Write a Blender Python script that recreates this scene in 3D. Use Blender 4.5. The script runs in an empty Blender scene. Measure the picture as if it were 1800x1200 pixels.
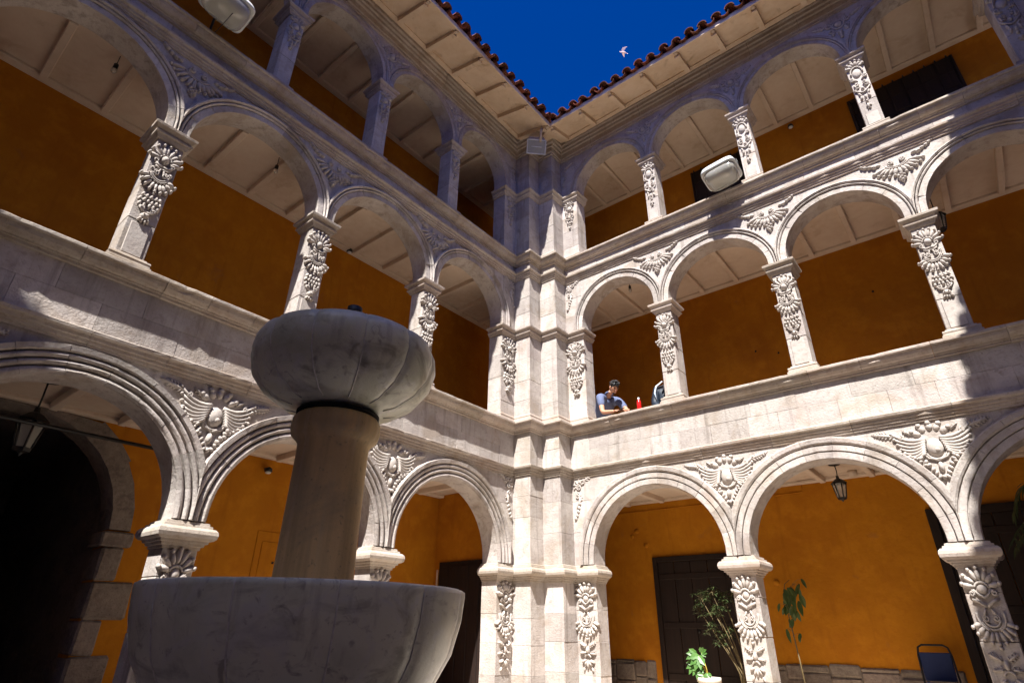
import bpy, bmesh, math, random
from mathutils import Vector, Matrix
R = math.radians
random.seed(7)
sc = bpy.context.scene
col = sc.collection

# ------------------------------------------------------------------ camera
YAW, PITCH, ROLL = 0.686, 0.466, 0.012
cd = bpy.data.cameras.new('camera'); cam = bpy.data.objects.new('camera', cd); col.objects.link(cam)
fw = Vector((-math.sin(YAW)*math.cos(PITCH), math.cos(YAW)*math.cos(PITCH), math.sin(PITCH)))
rt = Vector((math.cos(YAW), math.sin(YAW), 0)); up = rt.cross(fw)
r2 = rt*math.cos(ROLL)+up*math.sin(ROLL); u2 = -rt*math.sin(ROLL)+up*math.cos(ROLL)
m = Matrix((r2, u2, -fw)).transposed().to_4x4(); m.translation = (6.550, -8.854, 1.472)
cam.matrix_world = m
cd.sensor_width = 36; cd.lens = 20.02; cd.clip_start = .05; cd.clip_end = 3000
sc.camera = cam

# ------------------------------------------------------------------ sky, sun, exposure
SUN = Vector((.26, -.64, 1.0)).normalized()          # towards the sun
w = bpy.data.worlds.new('World'); sc.world = w; w.use_nodes = True
nt = w.node_tree; bg = nt.nodes['Background']
sky = nt.nodes.new('ShaderNodeTexSky'); sky.sky_type = 'NISHITA'; sky.sun_disc = False
sky.sun_elevation = math.asin(SUN.z); sky.sun_rotation = math.atan2(SUN.x, SUN.y)
sky.altitude = 3600; sky.air_density = .28; sky.dust_density = 10.0; sky.ozone_density = 6.0
hsv = nt.nodes.new('ShaderNodeHueSaturation'); hsv.inputs['Saturation'].default_value = 1.42; hsv.inputs['Hue'].default_value = .514; hsv.inputs['Value'].default_value = 1.0
nt.links.new(sky.outputs[0], hsv.inputs['Color']); nt.links.new(hsv.outputs[0], bg.inputs[0]); bg.inputs[1].default_value = .15
sl = bpy.data.lights.new('sun', 'SUN'); so = bpy.data.objects.new('sun', sl); col.objects.link(so)
sl.energy = 3.5; sl.angle = R(.5); sl.color = (1, .968, .92)
so.rotation_euler = SUN.to_track_quat('Z', 'Y').to_euler(); so.location = (6, -20, 30)
vs = sc.view_settings; vs.view_transform = 'Standard'; vs.look = 'None'; vs.exposure = 1.95; vs.gamma = 1
sc.render.engine = 'CYCLES'
sc.cycles.max_bounces = 8; sc.cycles.diffuse_bounces = 6

# ------------------------------------------------------------------ materials
def mat(name, base, rough=.8, var=(), bump=(), spec=.3, rnd=0.0, metal=0, trans=0):
    """var: list of (scale, detail, colour, amount[, contrast lo, hi]); bump: list of (scale, detail, strength, distance)"""
    M = bpy.data.materials.new(name); M.use_nodes = True; t = M.node_tree; N = t.nodes; L = t.links
    b = N['Principled BSDF']; b.inputs['Roughness'].default_value = rough; b.inputs['Metallic'].default_value = metal
    b.inputs['Specular IOR Level'].default_value = spec
    if trans: b.inputs['Transmission Weight'].default_value = trans
    pos = N.new('ShaderNodeNewGeometry').outputs['Position']
    rgb = N.new('ShaderNodeRGB'); rgb.outputs[0].default_value = (*base, 1); cur = rgb.outputs[0]
    for v in var:
        sc_, de, c, am = v[:4]; lo, hi = (v[4], v[5]) if len(v) > 5 else (.4, .65)
        n = N.new('ShaderNodeTexNoise'); n.inputs['Detail'].default_value = de; n.inputs['Roughness'].default_value = .6; n.inputs['Distortion'].default_value = v[6] if len(v) > 6 else 0
        if isinstance(sc_, tuple):
            mp = N.new('ShaderNodeMapping'); mp.inputs['Scale'].default_value = sc_; L.new(pos, mp.inputs[0]); L.new(mp.outputs[0], n.inputs['Vector']); n.inputs['Scale'].default_value = 1
        else:
            n.inputs['Scale'].default_value = sc_; L.new(pos, n.inputs['Vector'])
        rp = N.new('ShaderNodeMapRange'); rp.inputs[1].default_value = lo; rp.inputs[2].default_value = hi; rp.inputs[4].default_value = am
        L.new(n.outputs[0], rp.inputs[0])
        mx = N.new('ShaderNodeMix'); mx.data_type = 'RGBA'; L.new(rp.outputs[0], mx.inputs[0]); L.new(cur, mx.inputs[6]); mx.inputs[7].default_value = (*c, 1); cur = mx.outputs[2]
    if rnd:
        oi = N.new('ShaderNodeObjectInfo'); rp = N.new('ShaderNodeMapRange'); rp.inputs[3].default_value = 1-rnd; rp.inputs[4].default_value = 1+rnd; L.new(oi.outputs['Random'], rp.inputs[0])
        mm = N.new('ShaderNodeMath'); mm.operation = 'MULTIPLY'; mm.inputs[1].default_value = 7.31; L.new(oi.outputs['Random'], mm.inputs[0])
        fr = N.new('ShaderNodeMath'); fr.operation = 'FRACT'; L.new(mm.outputs[0], fr.inputs[0])
        rh = N.new('ShaderNodeMapRange'); rh.inputs[3].default_value = .492; rh.inputs[4].default_value = .508; L.new(fr.outputs[0], rh.inputs[0])
        hs = N.new('ShaderNodeHueSaturation'); L.new(rp.outputs[0], hs.inputs['Value']); L.new(rh.outputs[0], hs.inputs['Hue']); L.new(cur, hs.inputs['Color']); cur = hs.outputs[0]
    L.new(cur, b.inputs['Base Color'])
    prev = None
    for (s_, de, st, di) in bump:
        if s_ < 0:
            n = N.new('ShaderNodeTexVoronoi'); n.inputs['Scale'].default_value = -s_; L.new(pos, n.inputs['Vector']); h = n.outputs['Distance']
        else:
            n = N.new('ShaderNodeTexNoise'); n.inputs['Scale'].default_value = s_; n.inputs['Detail'].default_value = de; n.inputs['Roughness'].default_value = .65; L.new(pos, n.inputs['Vector']); h = n.outputs[0]
        bp = N.new('ShaderNodeBump'); bp.inputs['Strength'].default_value = st; bp.inputs['Distance'].default_value = di; L.new(h, bp.inputs['Height'])
        if prev: L.new(prev, bp.inputs['Normal'])
        prev = bp.outputs[0]
    if prev: L.new(prev, b.inputs['Normal'])
    return M
ST = (.48, .435, .40)
STV = [(.9, 5, (.33, .285, .265), .7, .42, .60), (4, 7, (.52, .475, .435), .55), (2.2, 7, (.33, .27, .215), .65, .50, .64, .7), ((8, 8, .55), 7, (.20, .17, .15), .65, .53, .70), (9, 8, (.24, .20, .17), .5, .58, .68, 1.0), (22, 6, (.30, .26, .235), .55, .55, .68), (75, 3, (.16, .135, .12), .7, .64, .74)]
STB = [(7, 8, .5, .02), (34, 8, .75, .012), (-48, 0, .25, .006), (140, 4, .4, .003)]
stone = mat('pale_andesite_stone', ST, .92, STV, STB, .12)
stone_block = mat('andesite_block', (.45, .405, .37), .92, STV, STB, .12, rnd=.17)
stone_carved = mat('carved_andesite', (.46, .415, .375), .92, [(5, 6, (.36, .31, .28), .6), (18, 6, (.29, .25, .22), .55, .54, .68), (75, 3, (.18, .15, .13), .6, .62, .74)], [(22, 8, .6, .01), (70, 6, .5, .005)], .12)
stone_trim = mat('moulded_andesite', (.41, .35, .30), .92, [(2.2, 6, (.29, .215, .15), .65), (9, 6, (.46, .41, .365), .5), (24, 6, (.24, .195, .155), .6, .54, .68), (75, 3, (.15, .125, .1), .6, .62, .74)], [(12, 8, .55, .014), (45, 7, .6, .008), (140, 4, .4, .003)], .12, rnd=.14)
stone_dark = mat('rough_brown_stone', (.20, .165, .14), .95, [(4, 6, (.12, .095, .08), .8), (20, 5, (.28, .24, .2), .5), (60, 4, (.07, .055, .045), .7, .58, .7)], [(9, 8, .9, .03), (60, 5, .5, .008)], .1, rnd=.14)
plaster = mat('ochre_plaster', (.43, .162, .006), .85, [(.8, 7, (.34, .112, .004), .75, .42, .62), (3.5, 7, (.52, .205, .010), .55, .48, .66), ((9, 9, 1.0), 5, (.26, .085, .004), .45, .56, .74), (16, 7, (.38, .13, .006), .5, .5, .66), (2.6, 8, (.30, .12, .03), .5, .64, .72, .8)], [(2.2, 8, .45, .04), (14, 7, .35, .012), (60, 5, .3, .004)], .2)
cream = mat('cream_limewash', (.58, .47, .37), .9, [(1.2, 6, (.47, .36, .27), .65), (8, 6, (.62, .53, .43), .45), (2.4, 7, (.36, .25, .17), .5, .58, .72, .5)], [(5, 7, .3, .018), (40, 5, .2, .004)], .15)
eave_m = mat('eave_limewash', (.72, .56, .40), .9, [(1.5, 6, (.56, .40, .25), .7), (9, 6, (.75, .62, .47), .45), (4, 7, (.30, .19, .10), .5, .58, .72, .5)], [(5, 7, .35, .018), (40, 5, .25, .004)], .15)
tile_m = mat('terracotta_tile', (.17, .046, .022), .85, [(3, 5, (.09, .035, .022), .75), (14, 5, (.24, .085, .04), .45), (26, 5, (.03, .024, .02), .75, .5, .64)], [(35, 6, .6, .008)], .2, rnd=.35)
wood = mat('dark_door_wood', (.014, .008, .006), .65, [((40, 40, 2), 5, (.026, .014, .010), .7)], [(30, 5, .4, .004)], .25)
marble = mat('grey_veined_marble', (.82, .83, .68), .33, [(2.2, 7, (.50, .51, .38), .75, .42, .62, .5), ((4, 4, 9), 8, (.28, .27, .19), .7, .52, .68, 1.2), (9, 7, (.74, .75, .71), .6, .5, .64, .8), (14, 8, (.26, .24, .19), .65, .58, .7, 1.5), ((16, 16, 1.6), 6, (.24, .22, .17), .5, .56, .74), (60, 4, (.14, .125, .10), .6, .66, .76)], [(18, 8, .3, .006), (90, 4, .25, .002)], .4)
seam_m = mat('pale_mortar', (.80, .80, .74), .7, [(30, 5, (.5, .49, .43), .7)], [])
shaft_m = mat('weathered_column_stone', (.84, .63, .34), .7, [((8, 8, .6), 6, (.48, .35, .19), .75, .44, .62), ((24, 24, 1.0), 6, (.78, .66, .46), .5, .52, .68), (3, 7, (.42, .35, .25), .6, .5, .66, .5), (50, 5, (.25, .2, .14), .6, .6, .72)], [(40, 6, .35, .004), (8, 7, .2, .01)], .25)
iron = mat('black_iron', (.012, .011, .010), .5, [], [], .4)
alu = mat('painted_lamp_metal', (.55, .56, .55), .4, [(6, 4, (.42, .42, .40), .5)], [], .5)
brownmetal = mat('beige_lamp_metal', (.42, .33, .26), .5, [], [], .4)
gallery_m = mat('gallery_tiles', (.58, .46, .34), .7, [(3, 5, (.48, .36, .25), .7)], [(20, 5, .3, .005)], .3)
ground_m = mat('courtyard_paving', (.55, .475, .40), .9, [(2, 5, (.46, .39, .32), .7), (12, 5, (.58, .52, .45), .5)], [(12, 6, .6, .02)], .2)
black = mat('dark_interior', (.02, .017, .014), .95)
steel_blue = mat('blue_vinyl', (.012, .025, .09), .45, [], [(80, 3, .2, .002)], .4)
red_m = mat('red_enamel', (.55, .008, .008), .25, [], [], .6)
skin_m = mat('skin', (.52, .27, .17), .55, [(30, 3, (.45, .2, .12), .4)], [], .35)
hair_m = mat('dark_hair', (.018, .016, .016), .5, [], [(220, 3, .8, .004)], .5)
shirt_m = mat('grey_blue_shirt', (.115, .14, .235), .85, [(14, 3, (.09, .11, .19), .5)], [(16, 4, .6, .02)], .2)
vest_m = mat('dark_grey_apron', (.085, .075, .095), .9, [], [(16, 4, .5, .015)], .2)
trouser_m = mat('dark_trousers', (.02, .02, .025), .9)
jacket_m = mat('navy_quilted_jacket', (.008, .016, .030), .6, [], [(9, 2, .5, .03)], .4)
white_m = mat('white_cloth', (.66, .72, .78), .8, [(60, 3, (.15, .3, .5), .7)], [])
pot_m = mat('cream_pot', (.6, .53, .44), .8, [], [])
feather_m = mat('pale_feather', (.62, .50, .47), .8, [], [])
leaf_d = mat('dark_shrub_leaf', (.035, .055, .016), .5, [(9, 3, (.06, .085, .02), .6)], [], .4, rnd=.2)
leaf_l = mat('bright_leaf', (.05, .14, .022), .45, [(25, 3, (.12, .23, .05), .6), (8, 4, (.03, .08, .015), .6)], [], .45)
leaf_v = mat('drooping_leaf', (.04, .075, .015), .5, [(12, 3, (.09, .11, .02), .6)], [], .4)
stem_m = mat('woody_stem', (.16, .12, .055), .8, [(20, 4, (.08, .06, .03), .6)], [])
stem_y = mat('yellow_stem', (.42, .30, .05), .6, [], [])
def glass_mat():
    M = bpy.data.materials.new('lamp_glass'); M.use_nodes = True; b = M.node_tree.nodes['Principled BSDF']
    b.inputs['Base Color'].default_value = (.78, .76, .68, 1); b.inputs['Roughness'].default_value = .12; b.inputs['Transmission Weight'].default_value = .7; b.inputs['IOR'].default_value = 1.45
    return M
glass = glass_mat()
reflector = mat('lamp_reflector', (.42, .34, .20), .35, [(12, 3, (.4, .36, .3), .6)], [], .5, metal=.8)

# ------------------------------------------------------------------ mesh builder
class MB:
    def __init__(s): s.v = []; s.f = []; s.sm = []
    def add(s, vs, fs, smooth=False):
        o = len(s.v); s.v += [tuple(p) for p in vs]; s.f += [[i+o for i in f] for f in fs]; s.sm += [smooth]*len(fs)
    def box(s, x0, x1, y0, y1, z0, z1, c=0.0, jit=0.0):
        if x0 > x1: x0, x1 = x1, x0
        if y0 > y1: y0, y1 = y1, y0
        if c <= 0:
            vs = [(x, y, z) for x in (x0, x1) for y in (y0, y1) for z in (z0, z1)]
            fs = [(0, 1, 3, 2), (4, 6, 7, 5), (0, 4, 5, 1), (2, 3, 7, 6), (0, 2, 6, 4), (1, 5, 7, 3)]
        else:
            lo = (x0, y0, z0); hi = (x1, y1, z1); c = min(c, .45*min(x1-x0, y1-y0, z1-z0)); idx = {}; vs = []
            for sx in (0, 1):
                for sy in (0, 1):
                    for sz in (0, 1):
                        sg = (sx, sy, sz)
                        for k in range(3):
                            p = [(hi[i] if sg[i] else lo[i]) + (0 if i == k else (-c if sg[i] else c)) for i in range(3)]
                            idx[(sg, k)] = len(vs); vs.append(p)
            fs = []
            for k in range(3):
                l, m_ = (k+1) % 3, (k+2) % 3
                for sk in (0, 1):
                    q = []
                    for (a, b_) in ((0, 0), (1, 0), (1, 1), (0, 1)):
                        g = [0]*3; g[k] = sk; g[l] = a; g[m_] = b_; q.append(idx[(tuple(g), k)])
                    fs.append(q if sk else q[::-1])
                    for sl_ in (0, 1):
                        g0 = [0]*3; g0[k] = sk; g0[l] = sl_; g1 = list(g0); g1[m_] = 1
                        fs.append([idx[(tuple(g0), k)], idx[(tuple(g1), k)], idx[(tuple(g1), l)], idx[(tuple(g0), l)]])
            for sx in (0, 1):
                for sy in (0, 1):
                    for sz in (0, 1): fs.append([idx[((sx, sy, sz), k)] for k in range(3)])
        if jit: vs = [tuple(q+random.uniform(-jit, jit) for q in p) for p in vs]
        s.add(vs, fs); return s
    def ell(s, c, ax, ay, az, n=8, k=5):
        c, ax, ay, az = map(Vector, (c, ax, ay, az)); vs = [c+az]; fs = []
        for i in range(1, k):
            t = math.pi*i/k
            for j in range(n):
                p = 2*math.pi*j/n; vs.append(c+az*math.cos(t)+(ax*math.cos(p)+ay*math.sin(p))*math.sin(t))
        vs.append(c-az)
        for j in range(n): fs.append((0, 1+j, 1+(j+1) % n))
        for i in range(k-2):
            for j in range(n): a = 1+i*n; fs.append((a+j, a+n+j, a+n+(j+1) % n, a+(j+1) % n))
        a = 1+(k-2)*n
        for j in range(n): fs.append((len(vs)-1, a+(j+1) % n, a+j))
        s.add(vs, fs, True); return s
    def tube(s, pts, rad, n=6, closed=False):
        pts = [Vector(p) for p in pts]; N = len(pts); vs = []; fs = []
        if not hasattr(rad, '__len__'): rad = [rad]*N
        prev = None
        for i, p in enumerate(pts):
            if closed: t = pts[(i+1) % N]-pts[i-1]
            else: t = pts[min(i+1, N-1)]-pts[max(i-1, 0)]
            t.normalize()
            u = (prev - t*prev.dot(t)) if prev is not None else t.orthogonal()
            if u.length < 1e-6: u = t.orthogonal()
            u.normalize(); prev = u; v_ = t.cross(u)
            for j in range(n):
                a = 2*math.pi*j/n; vs.append(p+(u*math.cos(a)+v_*math.sin(a))*rad[i])
        for i in range(N if closed else N-1):
            for j in range(n):
                a = i*n; b_ = ((i+1) % N)*n; fs.append((a+j, a+(j+1) % n, b_+(j+1) % n, b_+j))
        if not closed: fs.append(tuple(range(n))[::-1]); fs.append(tuple((N-1)*n+j for j in range(n)))
        s.add(vs, fs, True); return s
    def lathe(s, prof, n=32, c=(0, 0, 0), lobes=0, depth=0.0, smooth=True, fade=None):
        vs = []; fs = []
        for (r, z, *q) in prof:
            k = q[0] if q else 1.0
            for j in range(n):
                a = 2*math.pi*j/n; rr = r
                if lobes: rr = r*(1-depth*k*(1-abs(math.sin(a*lobes/2))**.3))
                vs.append((c[0]+rr*math.cos(a), c[1]+rr*math.sin(a), c[2]+z))
        for i in range(len(prof)-1):
            for j in range(n): fs.append((i*n+j, i*n+(j+1) % n, (i+1)*n+(j+1) % n, (i+1)*n+j))
        s.add(vs, fs, smooth)
        return s
    def extr(s, poly, axis, a, b_):
        """closed polygon (p,q) extruded along x (axis 0: poly = (y,z)), y (axis 1: (x,z)) or z (axis 2: (x,y))"""
        def P(p, t): return {0: (t, p[0], p[1]), 1: (p[0], t, p[1]), 2: (p[0], p[1], t)}[axis]
        n = len(poly); vs = [P(p, a) for p in poly]+[P(p, b_) for p in poly]
        fs = [(i, (i+1) % n, n+(i+1) % n, n+i) for i in range(n)]+[tuple(range(n))[::-1], tuple(range(n, 2*n))]
        s.add(vs, fs); return s
    def build(s, name, mt, parent=None, loc=None, rot=None, fix=True):
        me = bpy.data.meshes.new(name); me.from_pydata(s.v, [], s.f)
        for p, q in zip(me.polygons, s.sm): p.use_smooth = q
        if fix:
            bm = bmesh.new(); bm.from_mesh(me); bmesh.ops.recalc_face_normals(bm, faces=bm.faces); bm.to_mesh(me); bm.free()
        me.materials.append(mt)
        return link(name, me, parent, loc, rot)
def link(name, me, parent=None, loc=None, rot=None):
    o = bpy.data.objects.new(name, me); col.objects.link(o); o.parent = parent
    if loc: o.location = loc
    if rot: o.rotation_euler = rot
    return o
def thing(name, label, cat, loc=(0, 0, 0), rz=0.0, group=None):
    o = bpy.data.objects.new(name, None); col.objects.link(o); o.location = loc; o.rotation_euler = (0, 0, rz); o.empty_display_size = .2
    o['label'] = label; o['category'] = cat
    if group: o['group'] = group
    return o
def part(name, parent, loc=(0, 0, 0), rz=0.0):
    o = bpy.data.objects.new(name, None); col.objects.link(o); o.parent = parent; o.location = loc; o.rotation_euler = (0, 0, rz); o.empty_display_size = .1
    return o
def tag(o, label, cat, group=None):
    o['label'] = label; o['category'] = cat
    if group: o['group'] = group
    return o
def struct(o, kind='structure'): o['kind'] = kind; return o
def sweep(mb, path, prof, ends=True):
    """profile (offset outward, z) along a plan polyline; outward is to the right of travel"""
    n = len(path); P = [Vector(p) for p in path]; rings = []
    for (off, z) in prof:
        ring = []
        for i in range(n):
            def nrm(a, b_): d = (b_-a).normalized(); return Vector((d.y, -d.x))
            if i == 0: q = P[0]+nrm(P[0], P[1])*off
            elif i == n-1: q = P[-1]+nrm(P[-2], P[-1])*off
            else:
                n1 = nrm(P[i-1], P[i]); n2 = nrm(P[i], P[i+1]); b_ = n1+n2; q = P[i]+b_*(off/(1+n1.dot(n2)))
            ring.append((q.x, q.y, z))
        rings.append(ring)
    vs = [p for r_ in rings for p in r_]; fs = []
    for i in range(len(rings)-1):
        for j in range(n-1): fs.append((i*n+j, i*n+j+1, (i+1)*n+j+1, (i+1)*n+j))
    mb.add(vs, fs)
    return rings

# ------------------------------------------------------------------ key dimensions (metres)
A = .3825; WR = .405; RE = 2*A+WR          # zigzag step, respond width, respond edge
DP = .33                                   # wall and column depth
EVR, EVL = .94, 1.12; ZO = 11.87; TS = .30; ZE = 12.12                     # eave overhang and soffit height
CEIL = (3.77, 7.98, 11.48); FLOOR = (.40, 4.05, 8.12)
ZS = (4.086, 8.282); ZC = (4.925, 8.693); ZL = (2.33, 6.907, 10.484)
WC = (.346, .293, .262)

string_prof = [(0, -.16), (.022, -.158), (.026, -.128), (.042, -.122), (.046, -.09), (.064, -.084), (.07, -.05), (.098, -.034), (.104, -.004), (.094, .004), (0, .04)]
cope_prof = [(0, -.20), (.03, -.195), (.032, -.165), (.046, -.16), (.05, -.145), (.085, -.135), (.115, -.10), (.128, -.062), (.128, -.052), (.15, -.048), (.156, -.038), (.156, -.008), (.148, 0)]
cap_up = [(0, -.185), (.02, -.182), (.045, -.135), (.062, -.125), (.066, -.105), (.046, -.098), (.05, -.075), (.078, -.05), (.096, -.038), (.10, -.006), (.09, .004), (.05, .012), (0, .03)]
cap_gr = [(0, -.17), (.02, -.168), (.022, -.14), (.05, -.135), (.055, -.11), (.085, -.105), (.09, -.082), (.13, -.075), (.158, -.055), (.168, -.02), (.16, .015), (.13, .04), (.10, .045), (.095, .07), (.065, .075), (.06, .10), (.02, .108), (0, .115)]
cap_gr = [(o*.76, z) for o, z in cap_gr]
base_prof = [(.075, 0), (.075, .055), (.06, .065), (.058, .09), (.064, .105), (.058, .125), (.03, .135), (.02, .155), (0, .16)]

# ------------------------------------------------------------------ relief carving
class Relief(MB):
    def lobe(s, x, z, ang, L, W, H, y0=0.0):
        ang += random.uniform(-.07, .07); L *= random.uniform(.93, 1.07); W *= random.uniform(.92, 1.08); H *= random.uniform(.85, 1.15); x += random.uniform(-.003, .003); z += random.uniform(-.003, .003)
        d = Vector((math.cos(ang), 0, math.sin(ang))); p = Vector((-d.z, 0, d.x))
        s.ell(Vector((x, y0, z))+d*L/2, d*L/2, p*W/2, Vector((0, -H, 0)), 8, 5)
    def fan(s, x, z, r0, r1, a0, a1, n, W, H, sx=1.0, groove=True):
        for i in range(n):
            a = R(a0+(a1-a0)*i/(n-1)); ca, sa = math.cos(a)*sx, math.sin(a)
            q0 = (x+r0*ca, z+r0*sa); L = (r1-r0)*math.hypot(ca, sa); an = math.atan2(sa, ca)
            s.lobe(q0[0], q0[1], an, L*random.uniform(.94, 1.06), W, H)
            t = Vector((q0[0]+L*.9*math.cos(an), -H*.35, q0[1]+L*.9*math.sin(an))); s.ell(t, (W*.42, 0, 0), (0, 0, W*.42), (0, -H*.85, 0), 6, 4)
    def ring(s, x, z, rx, rz, t, a0=0, a1=360, y=-.012, n=16):
        cl = (a1-a0) >= 359; k = n if cl else n+1
        s.tube([(x+rx*math.cos(R(a0+(a1-a0)*i/n)), y, z+rz*math.sin(R(a0+(a1-a0)*i/n))) for i in range(k)], t, 5, cl)
    def spiral(s, x, z, r, turns, sg, t, a0=90):
        n = int(11*turns)
        s.tube([(x+sg*r*(1-.82*i/n)*math.cos(R(a0)+turns*2*math.pi*i/n), -.012-.012*i/n, z+r*(1-.82*i/n)*math.sin(R(a0)+turns*2*math.pi*i/n)) for i in range(n+1)], [t*(1-.35*i/n) for i in range(n+1)], 5)
    def boss(s, x, z, rx, rz, H):
        x += random.uniform(-.003, .003); z += random.uniform(-.003, .003); rx *= random.uniform(.93, 1.07); H *= random.uniform(.85, 1.1)
        s.ell((x, 0, z), (rx, 0, 0), (0, 0, rz), (0, -H, 0), 12, 7)
    def leaf(s, x, z, ang, L, W, H, n=5):
        s.lobe(x, z, ang, L, W*.45, H)
        for i in range(n):
            t = (i+.6)/n; px = x+L*t*math.cos(ang)*.92; pz = z+L*t*math.sin(ang)*.92; ww = W*.55*math.sin(math.pi*(.2+.75*t))
            for sg in (-1, 1): s.lobe(px, pz, ang+sg*R(52), ww, W*.22, H*.8)
    def stroke(s, pts, r0, r1, y=-.012):
        n = len(pts); s.tube([(p[0], y, p[1]) for p in pts], [r0+(r1-r0)*i/(n-1) for i in range(n)], 6)

def arc(x, z, rx, rz, a0, a1, n=8): return [(x+rx*math.cos(R(a0+(a1-a0)*i/n)), z+rz*math.sin(R(a0+(a1-a0)*i/n))) for i in range(n+1)]

def carve_mid():
    c = Relief()
    c.fan(0, -.26, .055, .205, 8, 172, 9, .05, .03)
    c.boss(0, -.245, .05, .05, .045); c.ring(0, -.25, .068, .066, .011, 10, 170)
    for s in (-1, 1):
        c.spiral(s*.098, -.285, .03, 1.3, s, .01); c.spiral(s*.105, -.40, .026, 1.3, s, .009); c.spiral(s*.045, -.425, .034, 1.4, -s, .011)
        c.stroke(arc(0, -.395, .105, .105, 170 if s < 0 else 10, 225 if s < 0 else -45), .011, .009)
        c.stroke([(s*.09, -.31), (s*.05, -.335), (0, -.33)], .016, .013); c.stroke([(s*.085, -.345), (s*.04, -.365), (0, -.36)], .012, .01)
        c.lobe(s*.012, -.35, R(-90+s*18), .10, .03, .025)
    c.ring(0, -.41, .092, .092, .011, 195, 345); c.ring(0, -.41, .112, .11, .008, 200, 340)
    for i in range(9): a = R(200+140*i/8); c.ell((.125*math.cos(a), 0, -.41+.122*math.sin(a)), (.011, 0, 0), (0, 0, .011), (0, -.02, 0), 6, 4)
    c.fan(0, -.44, .10, .215, 198, 342, 9, .048, .032)
    c.boss(0, -.665, .018, .018, .025)
    for r_, (z, hw, n) in enumerate([(-.685, .085, 5), (-.74, .098, 6), (-.79, .088, 5)]):
        for i in range(n): c.lobe(-hw+2*hw*i/(n-1), z, R(-90+(i-(n-1)/2)*9), .065, .04, .03)
    c.stroke([(-.1, -.72), (-.04, -.735), (.04, -.73), (.1, -.715)], .009, .009); c.stroke([(-.1, -.775), (-.04, -.79), (.04, -.785), (.1, -.77)], .009, .009)
    for s in (-1, 1): c.spiral(s*.062, -.865, .03, 1.3, s, .012); c.stroke([(s*.09, -.85), (s*.045, -.895), (0, -.9)], .013, .012)
    c.boss(0, -.945, .05, .042, .045)
    for s in (-1, 1): c.boss(s*.02, -.94, .012, .012, .055)
    for a in (-130, -105, -75, -50): c.lobe(.035*math.cos(R(a)), -.955+.02*math.sin(R(a)), R(a), .06, .032, .035)
    return c
def carve_top():
    c = Relief()
    c.fan(0, -.125, .035, .125, 15, 165, 6, .05, .032)
    c.boss(0, -.20, .06, .075, .03); c.ring(0, -.195, .078, .09, .012, -10, 190)
    for s in (-1, 1):
        c.spiral(s*.088, -.285, .03, 1.3, s, .011); c.leaf(s*.02, -.32, R(90-s*70), .105, .05, .025, 3); c.leaf(s*.02, -.42, R(90-s*108), .10, .05, .025, 3)
        c.stroke([(s*.10, -.46), (s*.05, -.50), (0, -.53)], .013, .009); c.spiral(s*.045, -.38, .03, 1.3, -s, .01)
        c.lobe(s*.09, -.36, R(-90-s*15), .09, .035, .026); c.lobe(s*.075, -.50, R(-90-s*25), .09, .035, .026)
    c.ring(0, -.47, .06, .05, .011, 190, 350); c.boss(0, -.46, .026, .03, .03)
    for s in (-1, 0, 1): c.lobe(s*.04, -.56, R(-90+s*14), .08, .04, .03)
    c.boss(0, -.665, .022, .022, .03); c.leaf(0, -.69, R(-90), .10, .09, .03, 2)
    return c
def carve_low():
    c = Relief()
    c.fan(0, -.20, .055, .19, 12, 168, 7, .056, .036)
    c.boss(0, -.215, .05, .045, .032); c.ring(0, -.21, .066, .058, .012, 15, 165); c.stroke([(-.085, -.215), (-.04, -.262), (0, -.285), (.04, -.262), (.085, -.215)], .012, .012)
    for s in (-1, 1):
        c.spiral(s*.105, -.245, .028, 1.3, s, .013); c.stroke([(s*.12, -.30), (s*.07, -.315), (0, -.36)], .014, .017)
        c.stroke(arc(0, -.44, .125, .125, 90+s*-75, 90+s*-160), .014, .012); c.spiral(s*.045, -.455, .032, 1.4, -s, .011); c.lobe(s*.02, -.37, R(-90+s*25), .09, .034, .028)
        c.leaf(s*.015, -.80, R(90-s*62), .135, .075, .032, 4); c.leaf(s*.02, -.86, R(90-s*95), .12, .06, .03, 3)
    c.ring(0, -.455, .075, .07, .012, 190, 350); c.ring(0, -.455, .10, .095, .009, 200, 340)
    c.fan(0, -.46, .105, .215, 200, 340, 9, .05, .034)
    c.boss(0, -.70, .022, .022, .036); c.boss(0, -.83, .03, .045, .04); c.ring(0, -.93, .05, .05, .012, 20, 160)
    for a in (-155, -120, -90, -60, -25): c.lobe(.03*math.cos(R(a)), -.93+.02*math.sin(R(a)), R(a), .085, .04, .032)
    for s in (-1, 1): c.lobe(s*.05, -1.02, R(-90+s*30), .07, .03, .02)
    return c
def spandrel_mid():
    c = Relief()
    for i in range(11):
        a = R(196+148*i/10); ex = 1.5-.5*abs(math.sin(a))
        x0, z0 = .11*math.cos(a)*1.25, -.03+.085*math.sin(a); L = .175*ex*.92
        c.lobe(x0, z0, a, L, .062, .04); c.ell((x0+L*.92*math.cos(a), 0, z0+L*.92*math.sin(a)), (.028, 0, 0), (0, 0, .028), (0, -.045, 0), 6, 4)
    for s in (-1, 1):
        c.spiral(s*.085, .0, .042, 1.5, s, .016); c.stroke(arc(0, -.02, .155, .10, 270, 270+s*78), .016, .014)
        for k in range(3): c.lobe(s*(.26+.055*k), .01+.028*k, R(90-s*62), .085, .055, .042); 
        c.lobe(s*.42, .09, R(90-s*48), .07, .045, .04); c.lobe(s*.20, .03, R(90-s*80), .09, .05, .035)
    c.ring(0, -.02, .12, .075, .013, 195, 345)
    for (x, z) in ((0, -.33), (-.035, -.30), (.035, -.30), (0, -.385), (-.025, -.35), (.028, -.355)): c.boss(x, z, .028, .03, .05)
    c.lobe(0, -.38, R(-90), .06, .03, .035)
    return c
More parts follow.
